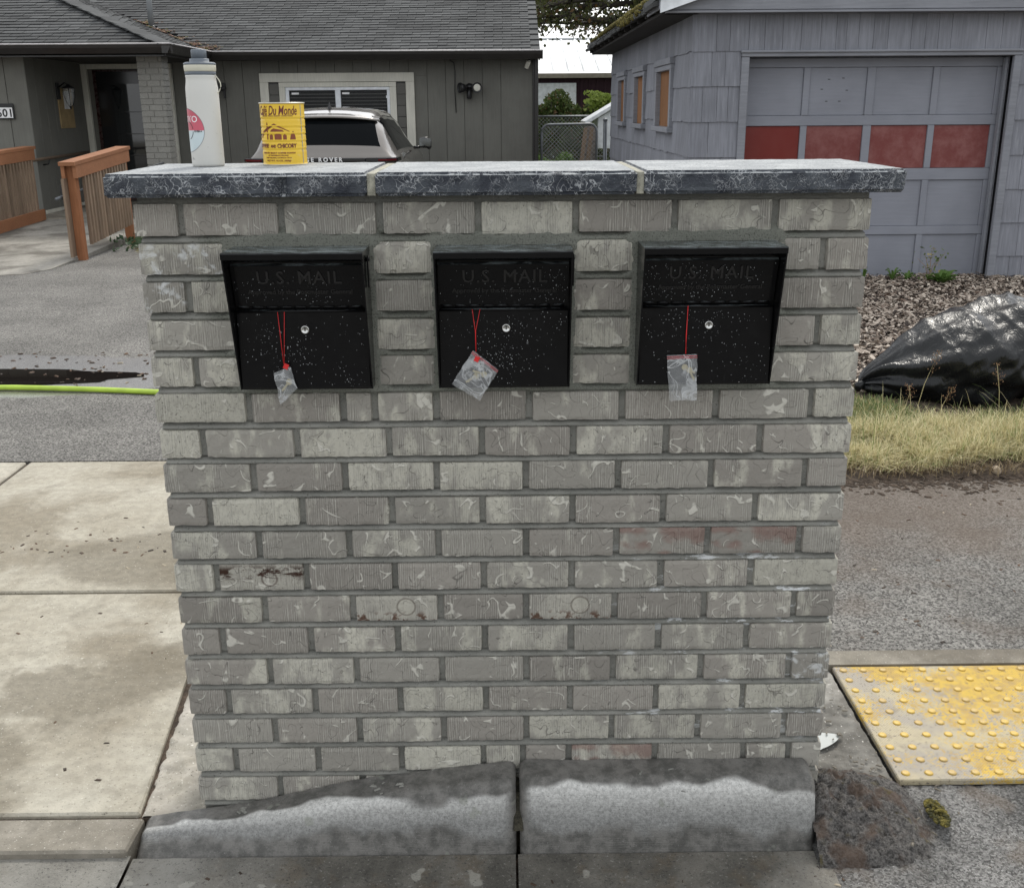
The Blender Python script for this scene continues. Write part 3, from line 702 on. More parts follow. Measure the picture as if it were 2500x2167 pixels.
special = {(11, 1): MBbrown, (12, 2): MBring, (12, 4): MBring, (13, 3): MBl, (13, 4): MBl, (9, 4): MBl, (14, 5): MBl, (13, 8): MBl, (8, 3): MBl, (6, 0): MBl, (10, 5): MBred, (10, 6): MBred, (17, 6): MBred, (14, 7): MBwhite, (2, 0): MBwhite, (3, 0): MBwhite, (9, 1): MBl, (7, 1): MBl, (7, 2): MBl, (9, 0): MBd, (11, 8): MBl, (8, 8): MBd}
lab = {(11, 1): 'brick with a dark brown scorch stain', (12, 2): 'buff brick with dark marks', (12, 4): 'buff brick with a round mark', (10, 5): 'brick with a reddish tinge', (10, 6): 'brick with a reddish chip', (14, 7): 'half brick smeared with white lime'}
for i in range(1, 19):
    for k, (a, b) in enumerate(rows[i]):
        rr = random.Random(i*31+k).random(); mat = special.get((i, k), MBd if rr < .38 else MBl if rr > .86 else MB)
        first, last = abs(a+.755) < .01, abs(b-.755) < .01
        short = (b-a) < .12
        yb = .190 if ((first or last) and short) else .09
        o = add_brick(a, b, 0, yb, ZR(i), mat, i*40+k)
        if (i, k) in lab: o['label'] = lab[(i, k)]
    for sgn in (-1, 1):   # return faces on both ends of the pillar
        e = rows[i][0] if sgn < 0 else rows[i][-1]; short = (e[1]-e[0]) < .12
        y0 = .190+J if short else .09+J
        ys = [(y0, DEPTH)] if short else [(y0, y0+.135), (y0+.135+J, DEPTH)] if DEPTH-y0 > .2 else [(y0, DEPTH)]
        for q, (ya, yb) in enumerate(ys):
            if yb-ya < .03: continue
            xa, xb = (-.755, -.665) if sgn < 0 else (.665, .755)
            add_brick(xa, xb, ya, yb, ZR(i), MB if (i+q) % 3 else MBd, i*40+20+q+(10 if sgn > 0 else 0))
# mortar: one modelled surface
BX = [(-.5565, -.2785, 1.078, 1.370), (-.1400, .1350, 1.078, 1.370), (.2755, .5575, 1.081, 1.375)]
def mortar_front():
    x0, x1, z0, z1 = -.7455, .7455, -.04, 1.4725; st = .004
    nx, nz = int((x1-x0)/st), int((z1-z0)/st)
    X = np.linspace(x0, x1, nx+1); Z = np.linspace(z0, z1, nz+1); ys = np.full((nz+1, nx+1), .016)
    for jz, z in enumerate(Z):
        r = (1.4259+.04-z)/.08; i = int(math.floor(r))+1
        zc = ZR(i); d = z-zc
        jn = d+.04 if d < 0 else d-.04     # offset from nearest bed joint centre
        inbed = abs(jn) < .0085
        for ix in range(nx+1):
            x = X[ix]
            n1 = noise.noise(Vector((x*70, z*70, 1.3))); n2 = noise.noise(Vector((x*25, z*90, 7)))
            if inbed:
                t = (jn+.0075)/.015; t = min(1, max(0, t)); y = .0012+.0075*t+.0230*max(0, t-.62)/.38+.0009*n2
            else: y = .0115+.0012*n1
            for (a, b, c, e) in BX:
                dx = max(a-x, x-b, 0); dz = max(c-z, z-e, 0); dd = math.hypot(dx, dz)
                if dd < .05:
                    w = min(1, max(0, (.034+.010*n2-dd)/.012)); y = y*(1-w)+(-.0002+.0016*n1)*w if dd < .013+.003*n1 or inbed or (z > 1.36 and dd < .03) else y
            if z > 1.4590: y = min(y, .003+.002*n1)
            ys[jz, ix] = y
    vs = [(X[ix], ys[jz, ix], Z[jz]) for jz in range(nz+1) for ix in range(nx+1)]
    W_ = nx+1
    fs = [(j*W_+i, j*W_+i+1, (j+1)*W_+i+1, (j+1)*W_+i) for j in range(nz) for i in range(nx)]
    link('mortar', mesh(vs, fs, True), MMORT, wall, (0, 0, 0))
mortar_front()
box('mortar_core', -.7450, .7450, .028, DEPTH-.004, -.06, 1.4725, MMORT, wall)
# cap stones
cap_lab = ['left cap stone with a notch in its front edge, under bottle and tin', 'middle cap stone between two mortar joints', 'right cap stone at the garage side of the wall']
for (a, b), lb in zip([(-.795, -.272), (-.256, .2655), (.2795, .801)], cap_lab):
    sd_ = int(a*100)
    def fn(w, n, v, a=a, b=b):
        w = w.copy()
        if n.y < -.3 or abs(n.x) > .3 or n.y > .3:
            d = .0035*N((v.x+a, v.y, v.z), 30)+.0022*N((v.x+a, v.y, v.z), 75, 2)-.001
            out = (b > .7 and v.x > 0) or (a < -.7 and v.x < 0)
            if abs(n.x) > .3 and not out: d *= .2
            ez = abs(v.z)/.0235
            w += n*(d-.003*max(0, ez-.8)/.2)
            nt = (v.x+(a+b)/2)+.439
            if a < -.7 and abs(nt) < .012 and n.y < -.3 and v.z < .012: w.y += .012*(1-abs(nt)/.012)
        if n.z > .3: w.z += .0005*N(v, 60)
        return w
    me = gridbox(b-a, .42, .046, .0065, fn, .0035)
    me.materials.append(MCAPE); me.materials.append(MCAPT)
    me.update()
    for p in me.polygons:
        if p.normal.z > .75: p.material_index = 1  # upward faces take the copy with skylight painted in
    o = link('cap_stone', me, None, wall, ((a+b)/2, .165, 1.4962)); o['label'] = lb
MCAPJ = speckle('cap joint mortar', (.34, .33, .27), .3, 60, .9, 500, .8, .002)
box('cap_joint', -.272, -.256, -.036, .372, 1.474, 1.5165, MCAPJ, wall); box('cap_joint', .2655, .2795, -.036, .372, 1.474, 1.5165, MCAPJ, wall)

# ================================================================== MAILBOXES
def mailbox(x0, x1, z0, z1, label, seed, drops=190):
    cx = (x0+x1)/2; t = thing('mailbox', label, 'mailbox', (cx, 0, z0), 'black mailboxes set in the brick wall')
    w = .0028; pT, pB = -.112, -.042
    for s in (0, 1):
        xa = x0 if s == 0 else x1-w
        prism('side_panel', [(.02, z0), (pB, z0), (pT, z1-.004), (pT+.004, z1), (.02, z1)], xa, xa+w, 'x', MBOX, t)
    prism('hood', [(pT, z1-.012), (pT-.0005, z1-.001), (pT+.002, z1+.0012), (.02, z1+.0012), (.02, z1-.002), (pT+.003, z1-.002), (pT+.003, z1-.012)], x0-.0005, x1+.0005, 'x', MBOX, t)
    zl = z0+.166
    prism('mail_flap', [(-.036, zl+.010), (-.042, zl+.010), (-.066, z1-.030), (-.060, z1-.026)], x0+w+.002, x1-w-.002, 'x', MBOX, t)
    box('inner_lip', x0+w, x1-w, -.062, .0, z1-.026, z1-.022, MBOX, t, .001)
    d = box('locking_door', x0+w+.001, x1-w-.001, -.0445, -.040, z0+.003, zl, MBOX, t, .0015)
    tube('door_bead', [(x0+w+.002, -.046, zl+.0005), (x1-w-.002, -.046, zl+.0005)], .0028, MBOX, t)
    box('back_plate', x0+w, x1-w, -.034, .01, z0+.001, z1-.004, MBOX, t)
    box('bottom_panel', x0+w, x1-w, -.040, .01, z0, z0+.0028, MBOX, t)
    # piano hinge between flap and door, separate knuckles
    n = 9
    for k in range(n):
        a = x0+.008+(x1-x0-.016)*k/n; b = a+(x1-x0-.016)/n*.82
        tube('hinge_knuckle', [(a, -.0425, zl+.0085), (b, -.0425, zl+.0085)], .0024, MBOX, t, 6)
    # lettering embossed on the flap
    zc = (zl+.010+z1-.028)/2
    sl_ = .024/((z1-.030)-(zl+.010))
    def emb(s, size, dz, ex, sp=1):
        me = text_me(s, size, ex, 0, .0003, space=sp, res=2)
        for v in me.vertices:
            zz = zc+dz+v.co.y; v.co = Vector((v.co.x, -.0425-(zz-(zl+.010))*sl_-v.co.z-.0004, v.co.y))
        link('embossed_lettering', me, MBOXL, t, (cx+.002, 0, zc+dz))
    emb('U.S. MAIL', .038, .016, .0015, 1.12); emb('Approved by the Postmaster General', .0140, -.013, .0012, 1.0)
    # lock
    lz = z0+.128
    lk = link('lock', lathe_mesh([(.0088, 0), (.0088, .003), (.0078, .0042), (.0064, .0042), (.0062, .0034), (.002, .0034)], 28), MSTEEL, t, (cx+.005, -.0445, lz), (R(90), 0, 0))
    kh = link('keyhole', mesh([(-.0009, -.0041, -.003), (.0009, -.0041, -.003), (.0012, -.0041, .0035), (-.0012, -.0041, .0035), (-.0009, -.0034, -.003), (.0009, -.0034, -.003), (.0012, -.0034, .0035), (-.0012, -.0034, .0035)], [(0, 1, 2, 3), (4, 7, 6, 5), (0, 4, 5, 1), (1, 5, 6, 2), (2, 6, 7, 3), (3, 7, 4, 0)]), MKEYH, lk)
    kh.location = (0, 0, 0); kh.rotation_euler = (R(-90), 0, 0)
    # folded flag on the right side
    prism('flag', [(-.045, z1-.012), (-.068, z1-.010), (-.062, z1-.076), (-.046, z1-.078)], x1+.002, x1+.0055, 'x', MBOX, t, .001)
    link('flag_pivot', lathe_mesh([(.004, 0), (.004, .006), (.003, .007)], 12), MBOX, t, (x1, -.055, z1-.02), (0, R(90), 0))
    # dried droplets, too small to pick apart
    rnd = random.Random(seed); bm = bmesh.new()
    cents = [(rnd.uniform(x0+.02, x1-.02), rnd.uniform(z0+.01, z1-.05), rnd.uniform(.02, .075)) for _ in range(14)]
    k = 0
    while k < drops:
        c = rnd.choice(cents); x = rnd.gauss(c[0], c[2]); z = rnd.gauss(c[1], c[2])
        if not (x0+.006 < x < x1-.006 and z0+.005 < z < z1-.035) or abs(z-zl-.005) < .01: continue
        y = -.0447 if z < zl else -.0425-(z-(zl+.010))*sl_-.0004
        r = rnd.choice((.0003, .0004, .0005, .0006, .0009))
        mt = Matrix.Translation((x-cx, y, z-z0)) @ Matrix.Diagonal((1, .45, rnd.uniform(1, 1.5), 1))
        bmesh.ops.create_icosphere(bm, subdivisions=1, radius=r, matrix=mt); k += 1
    o = link('water_spots', from_bm(bm, True), MDROP, t, (cx, 0, z0)); o['kind'] = 'stuff'
    return t
MBOXL = M('raised black enamel edge', (.007, .007, .008), .14, spec=.7).m
mb = mailbox
mb(-.5565, -.2785, 1.078, 1.370, 'left mailbox, closest to the yellow coffee tin, black steel with raised lettering', 1, 330)
mb(-.1400, .1350, 1.078, 1.370, 'middle mailbox of the brick wall, a tilted key bag hanging across its door', 2, 420)
mb(.2755, .5575, 1.081, 1.375, 'right mailbox, nearest to the garage, with a straight upright key bag on its door', 3, 400)

def key_bag(pts, label, cord, seed, zipper=True, keys=((0, 0, 20),), knot=None, lean=0):
    """pts: outline corners TL,TR,BR,BL in (x,z); puffed clear bag hanging in front of the door"""
    TL, TR, BR, BL = [Vector((p[0], 0, p[1])) for p in pts]
    top = (TL+TR)/2; t = thing('key_bag', label, 'key bag', (top.x, -.052, top.z), 'clear key bags hanging from the mailboxes')
    nx, nz = 14, 20; Y0 = -.0525
    for side in (-1, 1):
        vs = []
        for j in range(nz+1):
            for i in range(nx+1):
                u, v = i/nx, j/nz; p = TL*(1-u)*(1-v)+TR*u*(1-v)+BR*u*v+BL*(1-u)*v
                puff = math.sin(math.pi*u)**.7*math.sin(math.pi*min(1, v*1.0))**.6
                y = side*.006*puff+.0018*N((p.x, side, p.z), 60, seed)
                e = 1 if (i in (0, nx) or j in (0, nz)) else 0
                x = p.x + (.0022*N((p.x, 3, p.z), 60, seed) if v > .1 else 0); z = p.z+(.002*N((p.x, 7, p.z), 60, seed) if j == nz else 0)
                vs.append((x-top.x, (0 if e else y), z-top.z))
        fs = [(j*(nx+1)+i, j*(nx+1)+i+1, (j+1)*(nx+1)+i+1, (j+1)*(nx+1)+i) for j in range(nz) for i in range(nx)]
        link('film', mesh(vs, fs, True), MFILM, t, (top.x, Y0, top.z))
    if zipper:
        for q in (.03, .07):
            a = TL*(1-q)+BL*q; b = TR*(1-q)+BR*q
            tube('zip_line', [(a.x, Y0-.002, a.z), (b.x, Y0-.002, b.z)], .0007, MREDL, t, 6)
    for (kx, kz, ang) in keys:
        c = (TL+TR+BL+BR)/4+Vector((kx, 0, kz))
        k = link('key', from_bm(key_bm()), MBRASS, t, (c.x, Y0-.001, c.z), (0, R(ang), 0))
    cr = link('cord', None, None, None)
    bpy.data.objects.remove(cr)
    for path in cord: tube('cord', [(x, y, z) for x, y, z in path], .00060, MRED, t, 6)
    if knot: box('tag_strip', knot[0]-.004, knot[0]+.006, Y0-.006, Y0-.005, knot[1]-.008, knot[1]+.003, MRED, t, 0, 1, (0, R(25), 0))
    return t
def key_bm():
    bm = bmesh.new()
    bmesh.ops.create_cone(bm, cap_ends=True, segments=14, radius1=.0065, radius2=.0065, depth=.0014, matrix=Matrix.Translation((0, 0, .010)) @ Matrix.Rotation(R(90), 4, 'X'))
    bmesh.ops.create_cube(bm, size=1, matrix=Matrix.Translation((0, 0, -.004)) @ Matrix.Diagonal((.004, .0013, .022, 1)))
    bmesh.ops.create_cube(bm, size=1, matrix=Matrix.Translation((.0025, 0, -.009)) @ Matrix.Diagonal((.002, .0012, .003, 1)))
    return bm
yc = -.0495
key_bag([(-.483, 1.116), (-.447, 1.130), (-.436, 1.083), (-.474, 1.046)], 'crumpled clear key bag on a double red cord, left mailbox', [[(-.466, yc, 1.244), (-.4605, yc-.003, 1.135)], [(-.452, yc, 1.244), (-.4595, yc-.003, 1.135)]], 1, False, ((.002, -.004, 40),), (-.456, 1.134))
key_bag([(-.067, 1.161), (-.014, 1.119), (-.055, 1.052), (-.112, 1.089)], 'clear zip bag tilted to one side on a red cord, middle mailbox', [[(-.067, yc, 1.246), (-.0615, yc-.001, 1.202), (-.061, yc-.004, 1.158)], [(-.051, yc, 1.246), (-.0605, yc-.001, 1.202), (-.0605, yc-.004, 1.158)]], 2, True, ((.008, .008, 110), (-.008, -.004, 60)), (-.060, 1.146))
key_bag([(.336, 1.147), (.399, 1.149), (.403, 1.050), (.345, 1.048)], 'flat clear zip bag hanging straight on a red cord, right mailbox', [[(.376, yc, 1.250), (.3755, yc-.001, 1.19), (.3745, yc-.004, 1.150)], [(.3765, yc, 1.250), (.3745, yc-.001, 1.188), (.3755, yc-.004, 1.150)]], 3, True, ((.018, .008, -25), (.012, .018, -60)), None)

# ================================================================== BOTTLE AND TIN
MBOT = M('scuffed white powder coat', (.62, .615, .58), .5)
_m = MBOT; _p = _m.pos()
_c = _m.mix(_m.mr(_m.noise(_p, 18, 4), .55, .75, 0, .25), (.60, .595, .56), (.45, .44, .41)); _c = _m.mix(_m.mr(_m.noise(_m.map(_p, (.15, .15, 1)), 160, 3), .70, .74, 0, .7), _c, (.15, .15, .15)); _m.col(_c); MBOT = _m.m
MCAP = flat('slate plastic cap', (.13, .15, .175), .5); MBAND = flat('ivory collar', (.58, .56, .46), .5)
bx, by, bz = -.6585, .245, 1.5193
bt = thing('water_bottle', 'tall white insulated water bottle with grey screw cap on the wall cap', 'bottle', (bx, by, bz))
link('bottle_body', lathe_mesh([(.031, 0), (.0342, .0015), (.0352, .006), (.0352, .10), (.0350, .150), (.0345, .166), (.0325, .178), (.0318, .186), (.0325, .1885), (.0325, .191), (.0315, .192)], 56), MBOT, bt, (bx, by, bz))
link('rubber_ring', lathe_mesh([(.0322, .192), (.0330, .1935), (.0330, .1975), (.0322, .199)], 48), MCAP, bt, (bx, by, bz))
link('collar', lathe_mesh([(.0325, .199), (.0338, .201), (.0340, .211), (.0336, .2125)], 48), MBAND, bt, (bx, by, bz))
link('lid', lathe_mesh([(.0338, .2125), (.0342, .214), (.0338, .2165), (.030, .218), (.0205, .218), (.0205, .2245), (.0195, .2255), (.017, .2258)], 48), MCAP, bt, (bx, by, bz))
link('spout_cap', lathe_mesh([(.0165, .2258), (.0165, .2420), (.0150, .2445), (.010, .2450)], 64, fn=lambda r, z, a: r*(1-.05*(math.cos(a*18) > .3)) if .227 < z < .2435 else r), MCAP, bt, (bx, by, bz))
tube('carry_loop', [(bx+.031+.010*math.sin(q)*1.2, by-.004, bz+.193-.044*q/math.pi) for q in [i*math.pi/12 for i in range(13)]], .0011, MBAND, bt, 6)
def wrap(me, cx, cy, r, a0, dr=.0004):
    """bend flat XY artwork round a vertical cylinder; a0 = azimuth of x=0 measured from -Y toward +X"""
    for v in me.vertices:
        a = a0+v.co.x/r; rr = r+dr+v.co.z
        v.co = Vector((rr*math.sin(a), -rr*math.cos(a), v.co.y))
    return me
def poly_me(loops, z=0):
    """flat filled polygons, cut into narrow strips so they can be bent"""
    bm = bmesh.new()
    for lp in loops:
        bm.faces.new([bm.verts.new((x, y, z)) for x, y in lp])
    xs = [v.co.x for v in bm.verts]; a, b = min(xs), max(xs); k = a+.003
    while k < b:
        bmesh.ops.bisect_plane(bm, geom=list(bm.verts)+list(bm.edges)+list(bm.faces), plane_co=(k, 0, 0), plane_no=(1, 0, 0)); k += .003
    return from_bm_keep(bm)
def from_bm_keep(bm):
    me = bpy.data.meshes.new('m'); bm.to_mesh(me); bm.free(); return me
A0 = R(-64); rad = .0352
st = link('sticker', None, None, bt, (bx, by, bz+.077))
bpy.data.objects.remove(st)
def arc(r, a, b, n=24): return [(r*math.cos(R(a+(b-a)*i/n)), r*math.sin(R(a+(b-a)*i/n))) for i in range(n+1)]
MST1 = flat('sticker ring edge', (.16, .16, .17), .4); MST2 = flat('sticker pale blue', (.50, .58, .60), .4); MST3 = flat('sticker rose red', (.52, .10, .14), .4)
cz = (bx, by, bz+.077)
stk = link('sticker', wrap(poly_me([arc(.0465, 0, 360, 48)[:-1]]), 0, 0, rad, A0, .0002), MST1, bt, cz)
def spart(nm, me, mat, dr): link(nm, wrap(me, 0, 0, rad, A0, dr), mat, stk, cz)
spart('sticker_field', poly_me([arc(.0455, 180, 360, 32)]), MST2, .0004); spart('sticker_field', poly_me([arc(.0455, 0, 180, 32)]), MST3, .0004)
spart('sticker_arc', poly_me([arc(.0205, -70, -6, 12)+arc(.0188, -6, -70, 12), arc(.0205, 8, 80, 12)+arc(.0188, 80, 8, 12)]), MBLK, .0006)
tm = text_me('TOTO', .019, .0002); tm.transform(Matrix.Translation((.006, .023, 0))); spart('sticker_text', tm, MWHITE, .0005)
tm = text_me('IS 028 A', .0052, .0002, 0, .0002); tm.transform(Matrix.Translation((.032, -.002, 0))); spart('sticker_text', tm, MBLK, .0005)

tx, ty, tr = -.4965, .295, .0505; tz = 1.5193; TH = .1345
MTIN = M('yellow printed tin', (.76, .50, .04), .35); _m = MTIN; _p = _m.pos()
_c = _m.mix(_m.mr(_m.noise(_p, 60, 4), .60, .72, 0, .35), (.76, .50, .035), (.66, .52, .24)); _m.col(_c); MTIN = _m.m
MINK = flat('maroon print', (.12, .018, .012), .4); MINK2 = flat('brown print', (.20, .05, .015), .4); MTINM = M('bare tin rim', (.5, .48, .42), .35, .9).m
tn = thing('coffee_tin', 'yellow coffee tin with maroon lettering beside the white bottle', 'tin', (tx, ty, tz))
prof = [(tr-.001, 0), (tr, .001), (tr, .003), (tr-.0015, .004)]
z = .004
ribs = [.036, .053, .070, .086, .101]
for i in range(60):
    z = .005+.1245*i/59; d = 0
    for rb in (.0335, .0505, .0660, .0815, .1000):
        d += .0016*math.exp(-((z-rb)/.0016)**2)-.0008*math.exp(-((z-rb-.003)/.0016)**2)
    prof.append((tr-.0016-d, z))
prof += [(tr-.0015, .1305), (tr, .1315)]
link('tin_body', lathe_mesh(prof, 72), MTIN, tn, (tx, ty, tz))
link('rim', lathe_mesh([(tr-.0012, .1312), (tr+.0003, .132), (tr+.0004, TH-.001), (tr-.0006, TH), (tr-.0022, TH-.0005), (tr-.0024, TH-.003), (tr-.004, TH-.0035)], 72), MTINM, tn, (tx, ty, tz))
link('rim', lathe_mesh([(tr-.001, -.0003), (tr+.0004, .0002), (tr+.0004, .0020), (tr-.0010, .0028)], 72), MTINM, tn, (tx, ty, tz))
def fit(me, w, h):
    xs = [v.co.x for v in me.vertices]; ys = [v.co.y for v in me.vertices]; kx = w/(max(xs)-min(xs)); ky = h/(max(ys)-min(ys)); cx, cy = (max(xs)+min(xs))/2, (max(ys)+min(ys))/2
    for v in me.vertices: v.co.x = (v.co.x-cx)*kx; v.co.y = (v.co.y-cy)*ky
    return me
def ink(me, x, z, mat=MINK, dr=.0002, a=-.0, nm='printed_lettering'):
    me.transform(Matrix.Translation((x, 0, 0))); link(nm, wrap(me, 0, 0, tr-.0016, R(-6), dr), mat, tn, (tx, ty, tz+z))
ink(fit(text_me('Café Du Monde', .0215, .0002, .25, .0003), .098, .0200), 0, .1175)
ink(fit(text_me('ORIGINAL FRENCH MARKET COFFEE STAND', .0045, .0002, 0, .0001), .075, .0032), 0, .1055)
ink(fit(text_me('COFFEE', .0118, .0002, 0, .0006), .050, .0095), -.047, .0420); ink(fit(text_me('AND', .0075, .0002, 0, .0004), .014, .0068), -.011, .0414); ink(fit(text_me('CHICORY', .0128, .0002, 0, .0006), .044, .0105), .021, .0420)
for s_, zz, w_, h_ in (('MADE BY SELECT COFFEE STANDS', .0270, .082, .0036), ('AT THE FRENCH SQUARE', .0215, .048, .0032), ('NEW ORLEANS, LOUISIANA 70116', .0165, .062, .0030), ('NET WT. 15 OZ. (425g)', .0100, .058, .0044)):
    ink(fit(text_me(s_, .005, .0002, 0, .0002), w_, h_), -.002, zz, MINK2)
hs_ = [[(-.044, -.006), (-.006, .0135), (.028, -.003), (.028, -.0045), (-.006, .0095), (-.026, -.001), (-.044, -.0045)],
       [(-.048, -.018), (-.048, -.0095), (-.026, .004), (-.0065, .0125), (-.020, .001), (-.040, -.010), (-.044, -.018)],
       [(-.026, -.021), (-.0225, -.021), (-.0225, .012), (-.0243, .017), (-.026, .012)],
       [(-.0185, -.021), (-.010, -.021), (-.010, -.012), (-.014, -.009), (-.0185, -.012)],
       [(-.006, -.021), (.010, -.021), (.010, -.010), (.002, -.007), (-.006, -.010)],
       [(.013, -.021), (.021, -.021), (.021, -.012), (.017, -.009), (.013, -.012)],
       [(.028, -.021), (.042, -.021), (.041, -.013), (.036, -.002), (.030, -.012)],
       [(-.046, -.023), (.040, -.023), (.040, -.0222), (-.046, -.0222)],
       [(-.016, -.004), (.016, -.004), (.012, .0), (-.008, .003), (-.014, .0)]]
ink(poly_me(hs_), 0, .0765, MINK2, .0003, nm='printed_picture')
MSEAM = flat('blue grey tin seam', (.25, .27, .28), .4); me = poly_me([[(.0, 0), (.0022, 0), (.0022, .126), (.0, .126)]]); me.transform(Matrix.Translation((.0600, 0, 0)))
link('seam', wrap(me, 0, 0, tr-.0016, R(-6), .0003), MSEAM, tn, (tx, ty, tz+.004))
# ================================================================== HOSE AND PUDDLE ON THE DRIVEWAY
hp = []
for i in range(40):
    t = i/39; x = -7.5+7.6*t
    hp.append((x, 4.115-.10*max(0, x+3.0)-.09*max(0, x+2.6)**1.5-.012*math.sin(x*2.3)-.02*max(0, -3.3-x), .018))
hp += [(.3, 3.75, .013), (.6, 3.9, .013), (.65, 4.2, .013), (.3, 4.5, .013)]
tag(tube('garden_hose', hp, .0165, MHOSE, None, 10), 'lime green garden hose lying across the driveway in front of the puddle', 'hose')
pts = []
for i in range(48):
    a = 2*math.pi*i/48; r = 1+.07*math.sin(3*a+1)+.05*math.sin(7*a)+.03*math.sin(13*a+2)
    pts.append((-3.55+1.12*r*math.cos(a), 4.44+.26*r*math.sin(a), .0035))
tag(link('puddle', mesh(pts, [tuple(range(48))]), MWATER), 'dark brown puddle on the driveway behind the green hose', 'puddle')

# ================================================================== HOUSE (left)
hs = thing('house', 'dark grey brown single storey house with charcoal shingle roof and covered porch', 'house', (-3, 16.3, 0))
WX0, WX1, WY = -4.90, .52, 16.3
# main wall: grooved panels
edges = [WX0]; x = WX0
while x < WX1-.25: x += .305; edges.append(x)
edges[-1] = WX1
wx = (-4.01, -1.455, .80, 2.20)          # window trim outside
for a, b in zip(edges[:-1], edges[1:]):
    pcs = []
    if b <= wx[0]+.03 or a >= wx[1]-.03: pcs = [(a, b, 0, 2.44)]
    else:
        pcs = [(a, b, 0, wx[2]), (a, b, wx[3]-.05, 2.44)]
        if a < wx[0]: pcs.append((a, wx[0]+.03, wx[2]+.001, wx[3]-.051))
        if b > wx[1]: pcs.append((wx[1]-.03, b, wx[2]+.001, wx[3]-.051))
    for (a_, b_, c, d) in pcs: box('siding_panel', a_+.003, b_-.003, WY, WY+.034, c, d, MHSID, hs, .002)
box('wall', -6.93, WX1, WY+.035, WY+.2, 0, 2.5, MHSID, hs)
box('wall', WX1-.2, WX1, WY+.2, 23, 0, 2.45, MHSID, hs)
box('corner_trim', .505, .60, WY-.03, WY+.06, 0, 2.44, MDARKMET, hs, .004)
# window group
wz0, wz1 = .85, 2.20
box('window_recess', -3.87, -1.60, WY+.031, WY+.034, .95, 2.06, MBLK, hs)
for zz in np.arange(.97, 2.04, .1785):
    box('lap_board', -3.865, -3.705, WY-.012, WY+.03, zz, zz+.172, MHSID2, hs, .004)
    box('lap_board', -1.75, -1.605, WY-.012, WY+.03, zz, zz+.172, MHSID2, hs, .004)
win = link('window', boxmesh(.02, .02, .02), MBLK, hs, (-2.73, WY+.1, 1.5))
for (a, b, c, d, yy, nm) in ((-4.01, -1.455, 2.06, 2.20, .045, 'trim_board'), (-4.01, -3.87, .80, 2.0585, .042, 'trim_board'), (-1.598, -1.455, .80, 2.0585, .042, 'trim_board'),
        (-3.70, -1.757, 1.98, 2.055, .03, 'trim_board'), (-3.70, -3.60, .9, 1.979, .028, 'trim_board'), (-1.865, -1.757, .9, 1.979, .028, 'trim_board')):
    box(nm, a, b, WY-yy, WY+.03, c, d, MCREAM, hs, .004)
for (a, b, c, d) in ((-3.599, -1.866, 1.93, 1.979), (-3.599, -3.54, .9, 1.929), (-1.915, -1.866, .9, 1.929), (-2.775, -2.685, .9, 1.929)):
    box('sash', a, b, WY-.012, WY+.03, c, d, MVINYL, win, .004)
for (a, b) in ((-3.54, -2.775), (-2.685, -1.915)):
    box('pane', a, b, WY+.012, WY+.016, .9, 1.93, MGLASSD, win)
MGLASSC = M('thin window glass', (.01, .012, .012), .03, spec=.25); MGLASSC.set('Alpha', .35); MGLASSC = MGLASSC.m
for p in [o for o in win.children if o.name.startswith('pane')]:
    p.data.materials.clear(); p.data.materials.append(MGLASSC)
for (a, b) in ((-3.53, -2.785), (-2.675, -1.925)):
    for k in range(17):
        box('blind_slat', a, b, WY+.019, WY+.027, .98+.055*k, .98+.055*k+.016, MBLIND, win)
box('window_sticker', -3.50, -3.38, WY+.008, WY+.0115, 1.865, 1.895, MWHITE, win); box('window_sticker', -2.66, -2.54, WY+.008, WY+.0115, 1.865, 1.895, MWHITE, win)
box('window_latch', -1.93, -1.90, WY-.02, WY+.005, 1.80, 1.84, MVINYL, win)
# roof
SL = .37; EY, EZ = 15.9, 2.50; PY, PX = 13.7, -4.76
ang = math.atan(SL); CA, SA = math.cos(ang), math.sin(ang)
def roof_poly(name, pts, mat, th=.05):
    n = len(pts); vs = [Vector(p) for p in pts]+[Vector(p)-Vector((0, 0, th)) for p in pts]; c = Vector(pts[0])
    fs = [tuple(range(n)), tuple(range(n, 2*n))[::-1]]+[(i, n+i, n+(i+1) % n, (i+1) % n) for i in range(n)]
    return link(name, mesh([v-c for v in vs], fs), mat, hs, c)
MDECK = flat('roof underlay', (.03, .03, .032), .9)
T_ = 3.6
roof_poly('roof_deck', [(-4.76, EY, EZ), (.62, EY, EZ), (.62, EY+T_, EZ+SL*T_), (-4.76-T_, EY+T_, EZ+SL*T_)], MDECK)
roof_poly('roof_deck', [(.62, EY+T_, EZ+SL*T_), (.62, 23.4, 2.5), (-10, 23.4, 2.5), (-10, EY+T_, EZ+SL*T_)], MDECK)
roof_poly('roof_deck', [(-10, PY, EZ), (PX, PY, EZ), (PX-T_, PY+T_, EZ+SL*T_), (-10, PY+T_, EZ+SL*T_)], MDECK)
roof_poly('roof_deck', [(PX, PY, EZ), (PX, EY, EZ), (PX-T_, EY+T_, EZ+SL*T_), (PX-T_, PY+T_, EZ+SL*T_)], MDECK)
SHC = []
MSHADE = flat('painted course shadow of shingle', (.016, .016, .017), .95)  # shade between the courses, put into a near-black colour
